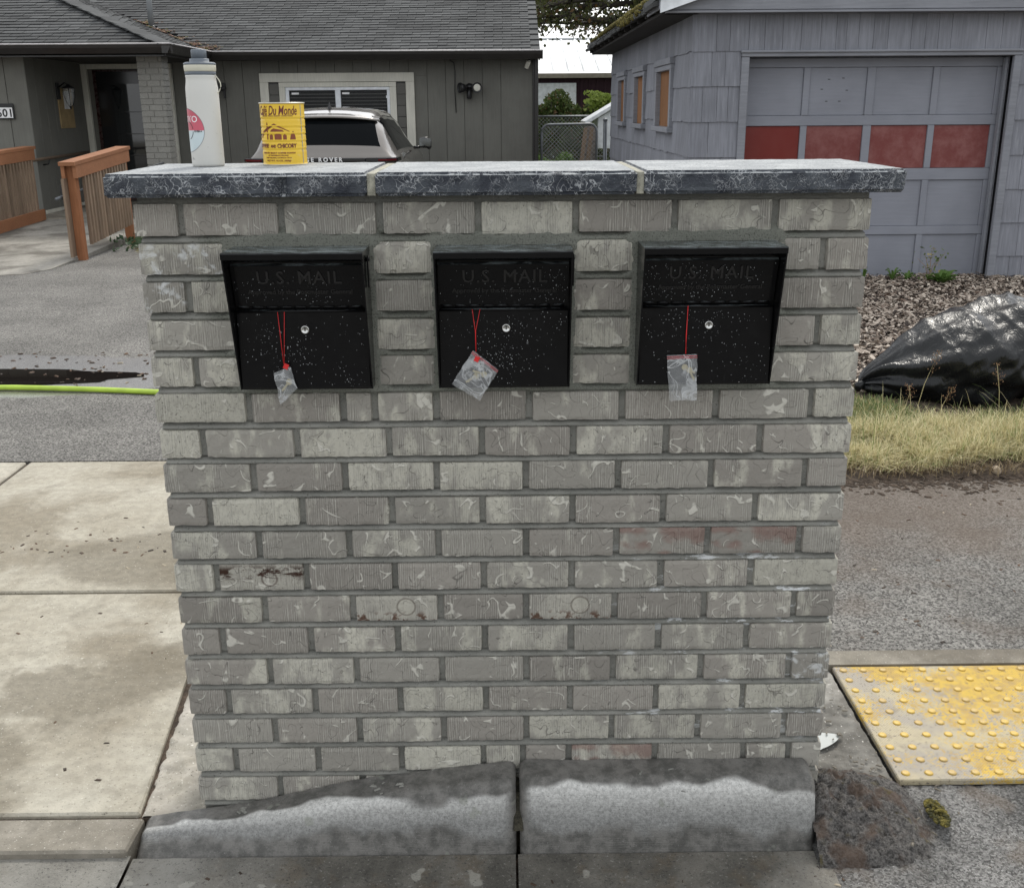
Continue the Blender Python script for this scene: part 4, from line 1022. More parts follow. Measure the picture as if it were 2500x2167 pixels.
for v in range(5):
    w = .30; h = .30; bm = bmesh.new(); bmesh.ops.create_cube(bm, size=1)
    rnd = random.Random(v)
    for q in bm.verts:
        q.co = Vector((q.co.x*(w-.006), q.co.y*h, q.co.z*.008)); 
        if q.co.y < 0: q.co.y += rnd.uniform(-.010, .010); q.co.z += rnd.uniform(-.004, .006)
    nf = len(bm.faces)
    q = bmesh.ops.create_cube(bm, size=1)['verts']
    for k_ in q: k_.co = Vector((k_.co.x*(w-.004), -.151+k_.co.y*.014, -.008+k_.co.z*.022))  # dark strip at the butt stands in for the course shadow
    me = from_bm(bm); me.materials.append(MROOF); me.materials.append(MSHADE)
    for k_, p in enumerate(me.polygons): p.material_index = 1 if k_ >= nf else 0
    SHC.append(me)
def shingle_frame(kind):
    # returns function (along, up) -> (position, rotation)
    if kind == 'front_p': return lambda a, u: ((a, PY+u*CA, EZ+u*SA+.016), (ang-.065, 0, 0))
    if kind == 'front_m': return lambda a, u: ((a, EY+u*CA, EZ+u*SA+.016), (ang-.065, 0, 0))
    return lambda a, u: ((PX-u*CA, a, EZ+u*SA+.016), (ang-.065, 0, R(90)))
EXPO = .142
nsh = 0; stuffv, stufff, stuffm = [], [], []
def add_sh(kind, a, u, single):
    global nsh
    (x, y, z), rot = shingle_frame(kind)(a, u+.135)
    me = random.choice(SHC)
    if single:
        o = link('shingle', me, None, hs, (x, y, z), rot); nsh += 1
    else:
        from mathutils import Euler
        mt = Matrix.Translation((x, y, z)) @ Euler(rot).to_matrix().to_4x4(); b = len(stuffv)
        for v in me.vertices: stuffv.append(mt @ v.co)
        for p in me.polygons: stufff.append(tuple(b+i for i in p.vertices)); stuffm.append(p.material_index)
r_ = random.Random(5)
c = 0; u = -.03
while u < 3.3:      # porch front slope
    a = -8.6 + (.15 if c % 2 else 0)+r_.uniform(-.02, .02)
    while a < PX-u*CA-.06:
        if a > -8.75: add_sh('front_p', a, u, u < 1.95 and a < PX-u*CA-.18)
        a += .302
    u += EXPO; c += 1
c = 0; u = -.03
while u < 3.6:      # slope facing right
    a = PY+u*CA+.12+(.15 if c % 2 else 0)
    while a < EY+u*CA+.05: add_sh('side_p', a, u, u < 1.6); a += .302
    u += EXPO; c += 1
c = 0; u = -.03
while u < 3.7:      # main roof
    a = .47-(.15 if c % 2 else 0)
    while a > PX-u*CA-.0: add_sh('front_m', a, u+r_.uniform(-.004, .004), u < .42); a -= .302
    u += EXPO; c += 1
o = link('shingles', mesh(stuffv, stufff), MROOF, hs, (0, 0, 0)); o['kind'] = 'stuff'; o.data.materials.append(MSHADE); o.data.polygons.foreach_set('material_index', stuffm)
for k in range(16):    # hip caps
    t = .05+.2*k; o = link('hip_cap', boxmesh(.26, .30, .016), MROOF, hs, (PX-t, PY+t, EZ+SL*t+.035), (math.atan(SL/1.414)+.02, 0, R(45)))
MDEB = leafmat('fallen brown leaf litter', (.05, .03, .02), (.20, .10, .055), 0, (.12, .12, .03), .2)
def vall(rn):
    t = rn.uniform(.1, 2.0); q = rn.gauss(0, .09); return -4.76-t+q, EY+t+q*.2+abs(rn.gauss(0, .05))
def vz(x, y): return EZ+SL*max(y-EY, (PX-x))+.045
o = bits('leaf_litter', 420, cluster([(-5.7, 16.85, .10), (-5.35, 16.5, .07), (-5.05, 16.22, .08), (-4.75, 16.0, .10), (-6.1, 17.3, .08)]), vz, .01, .035, MDEB, 41)
o.parent = hs; o.location = o.location-wloc(hs)
o = bits('leaf_litter', 160, lambda rn: (rn.uniform(-4.6, .5), EY-.06+rn.uniform(-.03, .03)), lambda x, y: 2.515, .008, .03, MDEB, 42); o.parent = hs; o.location = o.location-wloc(hs)
# gutters: porch front, porch side, main front
def gutter(name, p0, p1, out):
    d = (Vector(p1)-Vector(p0)); L = d.length; d.normalize(); o_ = Vector(out)
    prof = [(-.0, .0), (.0, -.125), (.075, -.125), (.115, -.05), (.125, -.004), (.112, -.004), (.09, -.02), (.012, -.02)]
    vs = []
    for e in (0, L):
        for (q, zz) in prof: vs.append(Vector(p0)*0+d*e+o_*q+Vector((0, 0, zz)))
    n = len(prof); fs = [(i, (i+1) % n, n+(i+1) % n, n+i) for i in range(n)]+[tuple(range(n))[::-1], tuple(range(n, 2*n))]
    g = link(name, mesh(vs, fs), MDARKMET, hs, p0)
    lip = [Vector(p0)+o_*.120+Vector((0, 0, .002)), Vector(p1)+o_*.120+Vector((0, 0, .002))]
    tube('gutter_lip', lip, .011, MGUTLIP, g, 8); return g
gutter('gutter', (-10, PY, 2.52), (PX+.12, PY, 2.52), (0, -1, 0))
gutter('gutter', (PX, PY-.12, 2.52), (PX, EY-.12, 2.52), (1, 0, 0))
gutter('gutter', (PX+.12, EY, 2.515), (.66, EY, 2.505), (0, -1, 0))
tube('leaf_guard', [(-4.5, EY-.06, 2.513), (-2, EY-.06, 2.512), (.6, EY-.06, 2.508)], .018, MGUTLIP, hs, 6)
box('soffit', -10, PX, PY, WY, 2.38, 2.43, MSOFF, hs); box('soffit', PX, .6, EY, WY, 2.40, 2.45, MSOFF, hs)
box('fascia', PX-.01, PX+.012, PY, EY, 2.36, 2.50, MDARKMET, hs); box('fascia', -10, PX, PY-.0, PY+.02, 2.36, 2.50, MDARKMET, hs)
prism('rake_board', [(EY, 2.36), (EY+T_, 2.36+SL*T_), (EY+T_, 2.49+SL*T_), (EY, 2.49)], .595, .617, 'x', MDARKMET, hs)
# vent pipe
vp = link('vent_pipe', lathe_mesh([(.045, 0), (.045, .9), (.04, .9)], 20), flat('grey pipe', (.17, .18, .185), .5), hs, (-5.89, 16.9, 2.87))
link('pipe_boot', lathe_mesh([(.12, -.02), (.10, .03), (.055, .10), (.048, .12)], 20), MBLK, vp, (-5.89, 16.9, 2.87))
# porch: left block, side wall, door wall, column
for k in range(8):
    a = -6.93-.305*(k+1); box('siding_panel', a+.004, a+.301, 14.1, 14.15, 0, 2.42, MHSID, hs, .003)
box('wall', -9.4, -6.95, 14.14, WY, 0, 2.4, MHSID, hs)
for k in range(7):
    a = 14.1+.305*k; box('siding_panel', -6.96, -6.93, a+.004, a+.301, 0, 2.42, MHSID, hs, .003)
box('base_board', -6.928, -6.915, 14.15, 16.1, .12, .20, MCREAM, hs)
dr = link('door', boxmesh(1.02, .04, 2.1), MBLK, hs, (-6.25, WY+.01, 1.22)); dr.data.materials.clear(); dr.data.materials.append(flat('dark red brown door', (.035, .012, .010), .3))
for (a, b, c_1, d_1) in ((-6.935, -6.845, .18, 2.36), (-6.84, -5.45, 2.285, 2.36), (-5.54, -5.45, .18, 2.28)):
    box('door_frame', a, b, WY-.05, WY+.03, c_1, d_1, MCREAM, hs, .004)
box('sidelight', -5.70, -5.55, WY-.012, WY+.02, .3, 2.26, MGLASSD, hs); box('storm_door', -6.70, -5.72, WY-.03, WY-.012, .22, 2.24, MTRIM, dr)
box('storm_pane', -6.45, -5.82, WY-.038, WY-.031, .45, 2.05, MGLASSD, dr)
for zz in (.9, 1.25, 1.6): box('door_bar', -6.47, -5.80, WY-.05, WY-.039, zz, zz+.015, MTRIM, dr)
pcol = link('porch_column', boxmesh(.34, .28, 2.3), MCOLB, hs, (-5.115, 14.245, 1.23))
nb = 0
for k in range(27):
    z0 = .10+.0848*k
    if z0+.08 > 2.40: continue
    sp = [(-5.298, -5.12), (-5.112, -4.933)] if k % 2 else [(-5.298, -5.18), (-5.172, -4.99), (-4.982, -4.933)]
    for (a, b) in sp: box('brick', a, b, 14.095, 14.19, z0, z0+.077, MCOLB, pcol, .003)
    sp = [(14.193, 14.39)] if k % 2 else [(14.193, 14.27), (14.278, 14.39)]
    for (a, b) in sp: box('brick', -5.0, -4.930, a, b, z0, z0+.077, MCOLB, pcol, .003)
box('porch_floor', -6.93, -4.9, 13.45, WY, .02, .15, MKERBF, hs, .01)
# house number
sg = thing('house_number_sign', 'white house number plate reading 601 under a dark band on the porch wall', 'sign', (-7.3, 14.07, 1.53))
box('plate_frame', -7.56, -7.155, 14.06, 14.085, 1.525, 1.74, MBLK, sg, .004); box('number_panel', -7.545, -7.172, 14.052, 14.0595, 1.54, 1.685, MWHITE, sg)
nme = fit(text_me('601', .165, .0005, 0, .004, space=1.1), .215, .118)
for v in nme.vertices: v.co = Vector((v.co.x, -v.co.z, v.co.y))
link('number', nme, MBLK, sg, (-7.295, 14.051, 1.611))
# lantern
ln = thing('wall_lantern', 'black glass lantern on the porch side wall', 'lamp', (-6.9, 15.18, 1.7))
box('back_plate', -6.93, -6.905, 15.12, 15.24, 1.80, 2.05, MBLK, ln, .006)
tube('arm', [(-6.91, 15.18, 1.98), (-6.80, 15.18, 2.05), (-6.75, 15.18, 2.01)], .012, MBLK, ln)
MGLC = M('clear lantern glass', (.6, .62, .62), .05, spec=.8); MGLC.set('Alpha', .3); MGLC = MGLC.m
link('lantern_cap', lathe_mesh([(.02, .33), (.03, .31), (.09, .28), (.10, .27), (.09, .265)], 24), MBLK, ln, (-6.75, 15.18, 1.70))
link('glass_globe', lathe_mesh([(.022, .0), (.045, .04), (.075, .15), (.088, .262)], 24), MGLC, ln, (-6.75, 15.18, 1.70))
for k in range(4):
    a = k*math.pi/2+.4; tube('cage_bar', [(-6.75+r*math.cos(a), 15.18+r*math.sin(a), 1.70+zz) for r, zz in ((.022, 0), (.047, .04), (.077, .15), (.09, .265))], .004, MBLK, ln, 5)
link('finial', lathe_mesh([(.004, -.05), (.012, -.03), (.02, -.005), (.026, .004)], 12), MBLK, ln, (-6.75, 15.18, 1.70))
nt = thing('notice_board', 'narrow tan notice board behind the porch lantern', 'notice board', (-6.92, 15.45, 1.37))
box('board', -6.93, -6.91, 15.14, 15.70, 1.37, 1.97, flat('tan cork', (.33, .24, .12), .8), nt, .003); box('paper', -6.909, -6.906, 15.34, 15.60, 1.66, 1.93, MWHITE, nt)
# bracket beside the bottle, flood light, camera, cable
bk = thing('wall_bracket', 'small black bracket on the house wall right of the bottle', 'bracket', (-4.61, 16.2, 1.8))
box('bracket_plate', -4.68, -4.58, 16.25, 16.30, 1.93, 2.05, MBLK, bk, .004); box('bracket_arm', -4.70, -4.56, 16.15, 16.25, 1.95, 1.985, MBLK, bk, .004); box('bracket_leg', -4.605, -4.575, 16.2, 16.25, 1.81, 1.95, MBLK, bk, .003)
fl = thing('flood_light', 'black twin head motion flood light on the house wall', 'flood light', (-.54, 16.2, 1.93))
link('junction', lathe_mesh([(.075, 0), (.075, .03), (.05, .06), (.02, .07)], 24), MBLK, fl, (-.54, 16.3, 1.95), (R(90), 0, 0))
for (hx, rz, ry) in ((-.66, -55, -60), (-.42, 8, 25)):
    h = link('lamp_head', lathe_mesh([(.034, -.04), (.055, -.02), (.080, .06), (.084, .08), (.076, .08), (.066, .065)], 28), MBLK, fl, (hx+(.03 if hx < -.5 else 0), 16.15, 1.95), (R(90), 0, R(rz)))
    link('lens', lathe_mesh([(.060, .068), (.05, .072), (.01, .074)], 24), MCREAM if hx > -.5 else MGLASSD, h, wloc(h))
    h.children[0].location = (0, 0, 0)
    tube('knuckle', [(-.54, 16.24, 1.95), (hx*.4-.54*.6, 16.2, 1.96), (hx+(.03 if hx < -.5 else 0), 16.17, 1.95)], .016, MBLK, fl)
link('motion_sensor', lathe_mesh([(.03, 0), (.04, .01), (.042, .12), (.036, .14), (.02, .145)], 24), MBLK, fl, (-.545, 16.2, 1.775), (R(-8), 0, 0))
sc = thing('security_camera', 'small white camera under the gutter at the house corner', 'camera', (.40, 16.15, 2.29))
link('camera_body', lathe_mesh([(.03, 0), (.036, .01), (.036, .12), (.03, .13)], 20), MCREAM, sc, (.40, 16.12, 2.25), (R(28), R(20), 0)); box('camera_mount', .43, .47, 16.2, 16.30, 2.33, 2.40, MBLK, sc, .004)
link('camera_lens', lathe_mesh([(.028, 0), (.029, .012), (.02, .014)], 16), MBLK, sc, (.395, 16.115, 2.238), (R(28), R(20), 0))
tag(tube('dangling_cable', [(-.86, 16.28, 2.39), (-.79, 16.27, 2.34), (-.775, 16.275, 2.2), (-.785, 16.28, 1.9), (-.77, 16.28, 1.56)], .007, MBLK), 'thin black cable hanging down the house wall left of the flood light', 'cable')
box('downspout', .535, .60, 16.20, 16.265, .1, 2.42, MDARKMET, hs, .006)

# ramp and railings
o = prism('ramp', [(-4.87, 13.7), (-4.87, 10.3), (-4.90, 9.3), (-5.05, 8.95), (-5.6, 8.78), (-9.5, 8.75), (-9.5, 9.9), (-6.93, 10.6), (-6.93, 13.7)], -.1, 0, 'z', MKERBF)
MRAMP = concrete('ramp concrete', (.22, .21, .185), (.33, .315, .28), (.11, .10, .085), 1.6)
o.data.materials.clear(); o.data.materials.append(MRAMP)
for v in o.data.vertices:
    y = v.co.y+o.location.y; v.co.z += max(0, (y-9.2)/4.3)*.13+.004
tag(o, kind='structure')
def railing(label, x, y0, y1, zb0, zb1, H, spost, face, grp='wooden ramp railings'):
    t = thing('ramp_railing', label, 'railing', (x, y0, zb0), grp)
    zz = lambda y: zb0+(zb1-zb0)*(y-y0)/(y1-y0)
    def plank(nm, xa, xb, ya, yb, h0, h1, mat):
        n = link(nm, mesh([(X-x, Y-ya, zz(Y)+Z-zz(ya)) for X in (xa, xb) for Y in (ya, yb) for Z in (h0, h1)], [(0, 1, 3, 2), (4, 6, 7, 5), (0, 4, 5, 1), (2, 3, 7, 6), (1, 5, 7, 3), (0, 2, 6, 4)]), mat, t, (x, ya, zz(ya))); return n
    plank('top_rail', x-.09, x+.09, y0-.10, y1+.05, H, H+.04, MWOODN)
    plank('side_rail', x+.046, x+.085, y0-.06, y1, H-.14, H-.003, MWOODN)
    plank('side_rail', x-.085, x-.046, y0-.06, y1, H-.14, H-.003, MWOODN)
    if face: plank('bottom_rail', x+.086, x+.124, y0-.04, y1, .02, .17, MWOODN)
    yy = y0
    for p in spost:
        plank('post', x-.045, x+.045, p-.045, p+.045, -zz(p)*1.0-.02, H-.001, MWOODP if p != y0 or True else MWOODO)
    k = y0+.10
    while k < y1-.05:
        if all(abs(k-p) > .07 for p in spost): plank('baluster', x+.047, x+.082, k-.022, k+.022, .12, H-.142, MWOODO)
        k += .098
    plank('inner_board', x-.082, x-.050, y0-.10, y0+.06, .02, H-.142, MWOODO)
    return t
railing('orange wooden ramp railing on the driveway side, ending in a post', -4.84, 10.02, 11.75, .03, .13, 1.03, (10.06, 11.70), False)
railing('orange wooden ramp railing at the left frame edge, with weathered balusters', -6.72, 9.6, 13.35, .03, .12, 1.0, (9.65, 11.5, 13.3), True)
hr = thing('handrail', 'round wooden handrail on black brackets along the porch side wall', 'handrail', (-6.84, 13.9, .95))
tube('rail', [(-6.62, 11.4, .84), (-6.80, 13.5, .95), (-6.82, 15.9, .985)], .022, MWOODO, hr)
tube('rail_bracket', [(-6.93, 14.3, .86), (-6.85, 14.3, .87), (-6.82, 14.3, .95)], .010, MBLK, hr); tube('rail_bracket', [(-6.93, 15.6, .88), (-6.85, 15.6, .89), (-6.82, 15.6, .97)], .010, MBLK, hr)
hr2 = thing('handrail', 'short steel handrail end beside the driveway railing', 'handrail', (-4.98, 10.0, .8))
tube('rail', [(-4.97, 9.85, .70), (-4.97, 12.2, .82), (-4.97, 13.8, .9)], .020, MGALV, hr2); box('rail_bracket', -4.985, -4.92, 10.02, 10.05, .68, .84, MBLK, hr2)

# ================================================================== CAR
def build_car():
    cx = -2.2; t = thing('parked_car', 'champagne silver sport utility car seen from behind, parked at the house', 'car', (cx, 13.3, 0))
    # stations: Y, half width, belt z, top z, roof half width, crown
    st = [(10.96, .80, 1.00, 1.01, .74, .00), (10.97, .90, 1.02, 1.03, .80, .00), (10.99, .935, 1.05, 1.075, .83, .005), (11.03, .945, 1.06, 1.11, .80, .01), (11.09, .95, 1.07, 1.185, .74, .02), (11.15, .955, 1.08, 1.26, .71, .02), (11.24, .96, 1.09, 1.37, .68, .025), (11.32, .963, 1.095, 1.455, .66, .03),
          (11.38, .965, 1.10, 1.50, .65, .035), (11.46, .967, 1.105, 1.545, .64, .04), (11.65, .97, 1.11, 1.575, .635, .045), (12.0, .972, 1.11, 1.60, .63, .05), (12.6, .97, 1.10, 1.615, .62, .05), (13.2, .965, 1.09, 1.605, .62, .05), (13.6, .962, 1.075, 1.575, .62, .045), (14.0, .96, 1.065, 1.46, .63, .04), (14.4, .957, 1.05, 1.27, .66, .03), (14.75, .955, 1.04, 1.10, .74, .02), (15.1, .95, 1.0, 1.04, .80, .02), (15.45, .92, .94, .98, .78, .02), (15.65, .86, .84, .88, .70, .01), (15.72, .76, .70, .72, .6, 0)]
    Ys = [s[0] for s in st]; fine = sorted(set([round(y, 3) for y in list(np.linspace(10.96, 11.5, 28))+list(np.linspace(11.5, 15.72, 60))]))
    def S_(y): return [float(np.interp(y, Ys, [s[k] for s in st])) for k in range(1, 6)]
    def section(y):
        w, zb, zt, wr, cr = S_(y); bot = .32; p = []
        # right half from bottom to centre
        p.append((w*.80, bot)); p.append((w*.93, bot+.03)); p.append((w*.985, .50)); p.append((w*1.0, .68)); p.append((w*1.0, .82)); p.append((w*.985, .94)); p.append((w*.965, zb-.03))
        p.append((w*.93, zb))                                  # 7 belt
        e = (zt-zb)
        for q in (.06, .2, .4, .6, .78): p.append((w*.925+(wr+.02-w*.925)*q, zb+e*q*.97))      # 8..12 side glass
        p.append((wr+.015, zb+e*.86)); p.append((wr-.02, zb+e*.965)); p.append((wr-.08, zt+cr*.2))   # 13..15 shoulder
        for q in (.75, .5, .25, 0): p.append(((wr-.08)*q, zt+cr*(1-q*q*.8)))                        # 16..19 top
        return p
    half = [section(y) for y in fine]; n = len(half[0]); full = []
    for hp_ in half: full.append([(a, b) for a, b in hp_]+[(-a, b) for a, b in hp_[-2::-1]])
    m = len(full[0])
    def P(i, k):
        y = fine[i]; x, z = full[i][k]
        # plan rounding of the rear: sides further forward
        f = max(0, 1-(y-10.96)/.9); y2 = y+.10*f*(abs(x)/.95)**3
        return (x, y2-13.3, z)
    groups = {'body': [], 'rear_window': [], 'side_window': [], 'side_window2': [], 'windscreen': []}
    for i in range(len(fine)-1):
        y = (fine[i]+fine[i+1])/2
        for k in range(m-1):
            kk = k if k < n-1 else (m-2-k)
            g_ = 'body'
            if 14 <= kk and 11.10 < y < 11.40: g_ = 'rear_window'
            elif 8 <= kk <= 12 and 11.50 < y < 14.45: g_ = 'side_window' if k < n-1 else 'side_window2'
            elif 14 <= kk and 13.75 < y < 14.78: g_ = 'windscreen'
            groups[g_].append((i, k))
    for gname, cells in groups.items():
        idx, vs, fs = {}, [], []
        for (i, k) in cells:
            q = []
            for (a, b) in ((i, k), (i, k+1), (i+1, k+1), (i+1, k)):
                if (a, b) not in idx: idx[(a, b)] = len(vs); vs.append(P(a, b))
                q.append(idx[(a, b)])
            fs.append(tuple(q))
        if gname == 'body':
            for e, rev in ((0, 0), (len(fine)-1, 1)):
                b = len(vs); vs += [P(e, k) for k in range(m)]; fs.append(tuple(range(b, b+m)) if rev else tuple(range(b, b+m))[::-1])
        me = mesh([(v[0], v[1], v[2]) for v in vs], fs, True)
        link(gname.rstrip('2'), me, MCAR if gname == 'body' else MCGL, t, (cx, 13.3, 0))
    # rear spoiler with centre highlight edge, light strip, lettering, lamps
    vs = []; L = 18
    for j in range(L+1):
        u = j/L*2-1; x = .68*u
        for (dy, dz) in ((.0, 0), (-.17, -.035), (-.175, -.055), (-.05, -.045)):
            vs.append((x, 11.46-13.3+dy+.08*abs(u)**2.5, 1.585-.045*abs(u)**2.2+dz))
    fs = [(j*4+k, j*4+(k+1) % 4, j*4+4+(k+1) % 4, j*4+4+k) for j in range(L) for k in range(4)]+[(0, 1, 2, 3), (L*4+3, L*4+2, L*4+1, L*4)]
    link('spoiler', mesh(vs, fs, True), MCAR, t, (cx, 13.3, 0))
    box('light_strip', cx-.55, cx+.55, 10.935, 10.97, 1.028, 1.072, MTRIM, t, .008)
    for sgn in (-1, 1):
        pr = [(cx+sgn*.55, 10.94), (cx+sgn*.80, 10.955), (cx+sgn*.93, 11.05), (cx+sgn*.955, 11.24), (cx+sgn*.92, 11.24), (cx+sgn*.55, 11.03)]
        prism('tail_lamp', pr if sgn > 0 else pr[::-1], 1.03, 1.072, 'z', MTRIM, t, .004)
        pr = [(cx+sgn*.70, 10.943), (cx+sgn*.80, 10.950), (cx+sgn*.915, 11.035), (cx+sgn*.90, 11.05), (cx+sgn*.70, 10.97)]
        prism('lamp_lens', pr if sgn > 0 else pr[::-1], 1.036, 1.056, 'z', MLAMPR, t, .002)
    text_xz('lettering', 'RANGE ROVER', .068, cx-.05, 10.932, 1.051, MWHITE, t, space=1.55, off=.002)
    link('roof_antenna', mesh([(-.02, 0, 0), (.02, 0, 0), (.012, .16, 0), (-.012, .16, 0), (-.003, .05, .085), (.003, .05, .085)], [(0, 1, 2, 3), (0, 4, 5, 1), (1, 5, 2), (0, 3, 4), (3, 2, 5, 4)]), MTRIM, t, (cx+.02, 11.75, 1.636))
    for sgn in (-1, 1):
        mm = link('wing_mirror', gridbox(.21, .10, .15, .02, lambda w, n, v: w*(1-.18*(v.x/.105)**2)-Vector((0, 0, .02*(v.x*sgn > .03))), .02), MTRIM, t, (cx+sgn*1.10, 13.45, 1.17))
        for p in mm.data.polygons: p.use_smooth = True
        box('mirror_glass', cx+sgn*1.10-.085, cx+sgn*1.10+.08, 13.392, 13.398, 1.12, 1.225, MGLASSM, mm, .002); tube('mirror_arm', [(cx+sgn*.93, 13.5, 1.10), (cx+sgn*1.02, 13.47, 1.11)], .02, MTRIM, mm)
        for yw in (11.85, 14.75):
            w_ = link('wheel', lathe_mesh([(.23, -.12), (.36, -.12), (.375, -.09), (.375, .09), (.36, .12), (.23, .12)], 40), MTYRE, t, (cx+sgn*.83, yw, .375), (0, R(90), 0))
            rm = link('rim', lathe_mesh([(.23, .10), (.22, .12), (.06, .10), (.03, .125)], 40), MRIM, w_, (0, 0, 0)); rm.location = (0, 0, 0); rm.rotation_euler = (R(180) if sgn < 0 else 0, 0, 0)
    box('number_plate', cx-.26, cx+.26, 10.935, 10.95, .72, .84, MWHITE, t, .003); box('bumper', cx-.86, cx+.86, 10.93, 11.2, .36, .56, MTRIM, t, .03)
MGLASSM = M('mirror glass', (.12, .125, .125), .05, 1).m
build_car()

# ================================================================== GARAGE (right)
gr = thing('garage', 'weathered grey shingled garage with a panelled door and red door panels', 'garage', (3.4, 7.75, 0))
GX0, GX1, GY0, GY1 = 1.70, 5.08, 7.77, 15.0
box('wall', GX0+.025, GX0+.1, GY0+.02, GY1, 0, 2.55, MBLK, gr); box('wall', GX1-.1, GX1, GY0+.02, GY1, 0, 2.55, MGTRIM, gr); box('wall', GX0, GX1, GY1-.1, GY1, 0, 2.55, MGTRIM, gr)
box('wall', GX0+.1, 2.2, GY0+.01, GY0+.06, 0, 2.5, MBLK, gr); box('wall', 4.56, GX1-.1, GY0+.01, GY0+.06, 0, 2.5, MBLK, gr); box('wall', 2.2, 4.56, GY0+.01, GY0+.06, 2.05, 2.5, MBLK, gr)
cb = [2.101, 1.806, 1.503, 1.195, .888, .588, .280, .01]; ct = [2.40]+cb[:-1]
def sh_front(x0, x1, zb, zt, th=.016):
    d = random.uniform(-.004, .003)
    pr = [(GY0-th, zb+d), (GY0-.004, zt+.04), (GY0+.004, zt+.04), (GY0+.002, zb+d)]
    prism('siding_shingle', pr, x0+.0015, x1-.0015, 'x', MGSH, gr)
def run(x0, x1, rnd, wmin=.09, wmax=.19):
    xs = [x0]
    while x1-xs[-1] > wmax+.03: xs.append(xs[-1]+rnd.uniform(wmin, wmax))
    xs.append(x1); return xs
rg = random.Random(11)
tj = [1.684, 1.90, 2.02, 2.187, 2.327, 2.487, 2.65, 2.823, 2.96, 3.05, 3.16, 3.29, 3.42, 3.625, 3.75, 3.866, 3.98, 4.29, 4.43, 4.60, 4.78, 4.93, 5.09]
for a, b in zip(tj[:-1], tj[1:]): sh_front(a, b, cb[0], ct[0])
for k in range(1, 8):
    xs = [[1.684, 1.87, 1.99, 2.13], [1.684, 1.80, 1.93, 2.03, 2.13], [1.684, 1.865, 2.13]][(k-1) % 3]
    for a, b in zip(xs[:-1], xs[1:]): sh_front(a, b, cb[k], ct[k], .018)
    for a, b in zip(run(4.635, 5.09, rg)[:-1], run(4.635, 5.09, random.Random(k))[1:]):
        pass
    xs = run(4.635, 5.09, random.Random(k), .1, .2)
    for a, b in zip(xs[:-1], xs[1:]): sh_front(a, b, cb[k], ct[k], .018)
# side wall shingles, facing left
wins = [(8.76, 9.87), (10.84, 11.86), (12.85, 13.80)]
def sh_side(y0, y1, zb, zt):
    d = random.uniform(-.008, .006); th = .018
    pr = [(GX0-th, zb+d), (GX0+.002, zb+d), (GX0+.004, zt+.04), (GX0-.004, zt+.04)]
    prism('siding_shingle', pr, y0+.0015, y1-.0015, 'y', MGSH, gr)
for k in range(8):
    rs = random.Random(50+k); xs = run(GY0-.015, GY1, rs, .12, .30)
    for a, b in zip(xs[:-1], xs[1:]):
        pieces = [(a, b)]
        if cb[k] < 1.98 and ct[k] > 1.42:
            for (w0, w1) in wins:
                nw = []
                for (p, q) in pieces:
                    if q <= w0 or p >= w1: nw.append((p, q)); continue
                    if p < w0-.04: nw.append((p, w0))
                    if q > w1+.04: nw.append((w1, q))
                pieces = nw
            for (p, q) in pieces: sh_side(p, q, cb[k], ct[k])
            if k == 3:
                for (w0, w1) in wins:
                    p, q = max(a, w0), min(b, w1)
                    if q-p > .01: sh_side(p, q, cb[k], 1.375)
        else: sh_side(a, b, cb[k], ct[k])
for (w0, w1) in wins:
    w_ = link('window', boxmesh(.01, w1-w0-.1, .6), MBLK, gr, (GX0+.031, (w0+w1)/2, 1.7))
    for (a, b, c, d) in ((w0, w1, 1.985, 2.035), (w0, w0+.09, 1.44, 1.984), (w1-.09, w1, 1.44, 1.984)):
        box('window_trim', GX0-.045, GX0+.03, a, b, c, d, MGTRIM, w_, .004)
    box('window_trim', GX0-.06, GX0+.03, w0-.01, w1+.01, 2.036, 2.098, MGTRIM, w_, .004); box('sill', GX0-.07, GX0+.03, w0-.02, w1+.02, 1.385, 1.438, MGTRIM, w_, .006)
    n = 4; L = (w1-w0-.18)/n
    for k in range(n): box('plywood_board', GX0+.008, GX0+.022, w0+.09+L*k+.002, w0+.09+L*(k+1)-.002, 1.43, 1.99, MPLY, w_, .001)
# eave on the left, gable front
prism('gable_board', [(1.42, 2.405), (5.36, 2.405), (5.36, 2.475), (3.39, 3.17), (1.42, 2.475)], 7.62, 7.66, 'y', MGTRIM, gr)
box('frieze_board', 1.42, 5.36, 7.60, 7.62, 2.43, 2.56, MGTRIM, gr, .004); box('frieze_lip', 1.42, 5.36, 7.585, 7.75, 2.405, 2.425, MGTRIM, gr, .004)
def rake(nm, x0, z0, x1, z1, w, ya, yb, mat): return prism(nm, [(x0, z0), (x1, z1), (x1, z1+w), (x0, z0+w)], ya, yb, 'y', mat, gr)
rake('white_rake_board', 1.36, 2.40, 3.39, 3.06, .12, 7.50, 7.53, MVINYL); rake('white_rake_board', 5.42, 2.40, 3.39, 3.06, .12, 7.50, 7.53, MVINYL)
def roofslab(x0, z0, x1, z1, nm='roof'):
    prism(nm, [(x0, z0), (x1, z1), (x1, z1+.04), (x0, z0+.04)], 7.47, 15.35, 'y', MROOF, gr)
roofslab(1.33, 2.51, 3.39, 3.185); roofslab(5.45, 2.51, 3.39, 3.185)
MEAVE = siding('dark damp eave wood', (.035, .033, .032), .1, False, (.08, .08, .08), .3)
box('soffit', 1.40, 1.72, 7.66, 15.2, 2.405, 2.43, MEAVE, gr)
for k in range(13):
    y = 7.9+.6*k; box('rafter_tail', 1.36, 1.70, y, y+.05, 2.425, 2.525, MEAVE, gr, .004)
box('eave_fascia', 1.352, 1.366, 7.53, 8.35, 2.43, 2.54, MGTRIM, gr, .002)
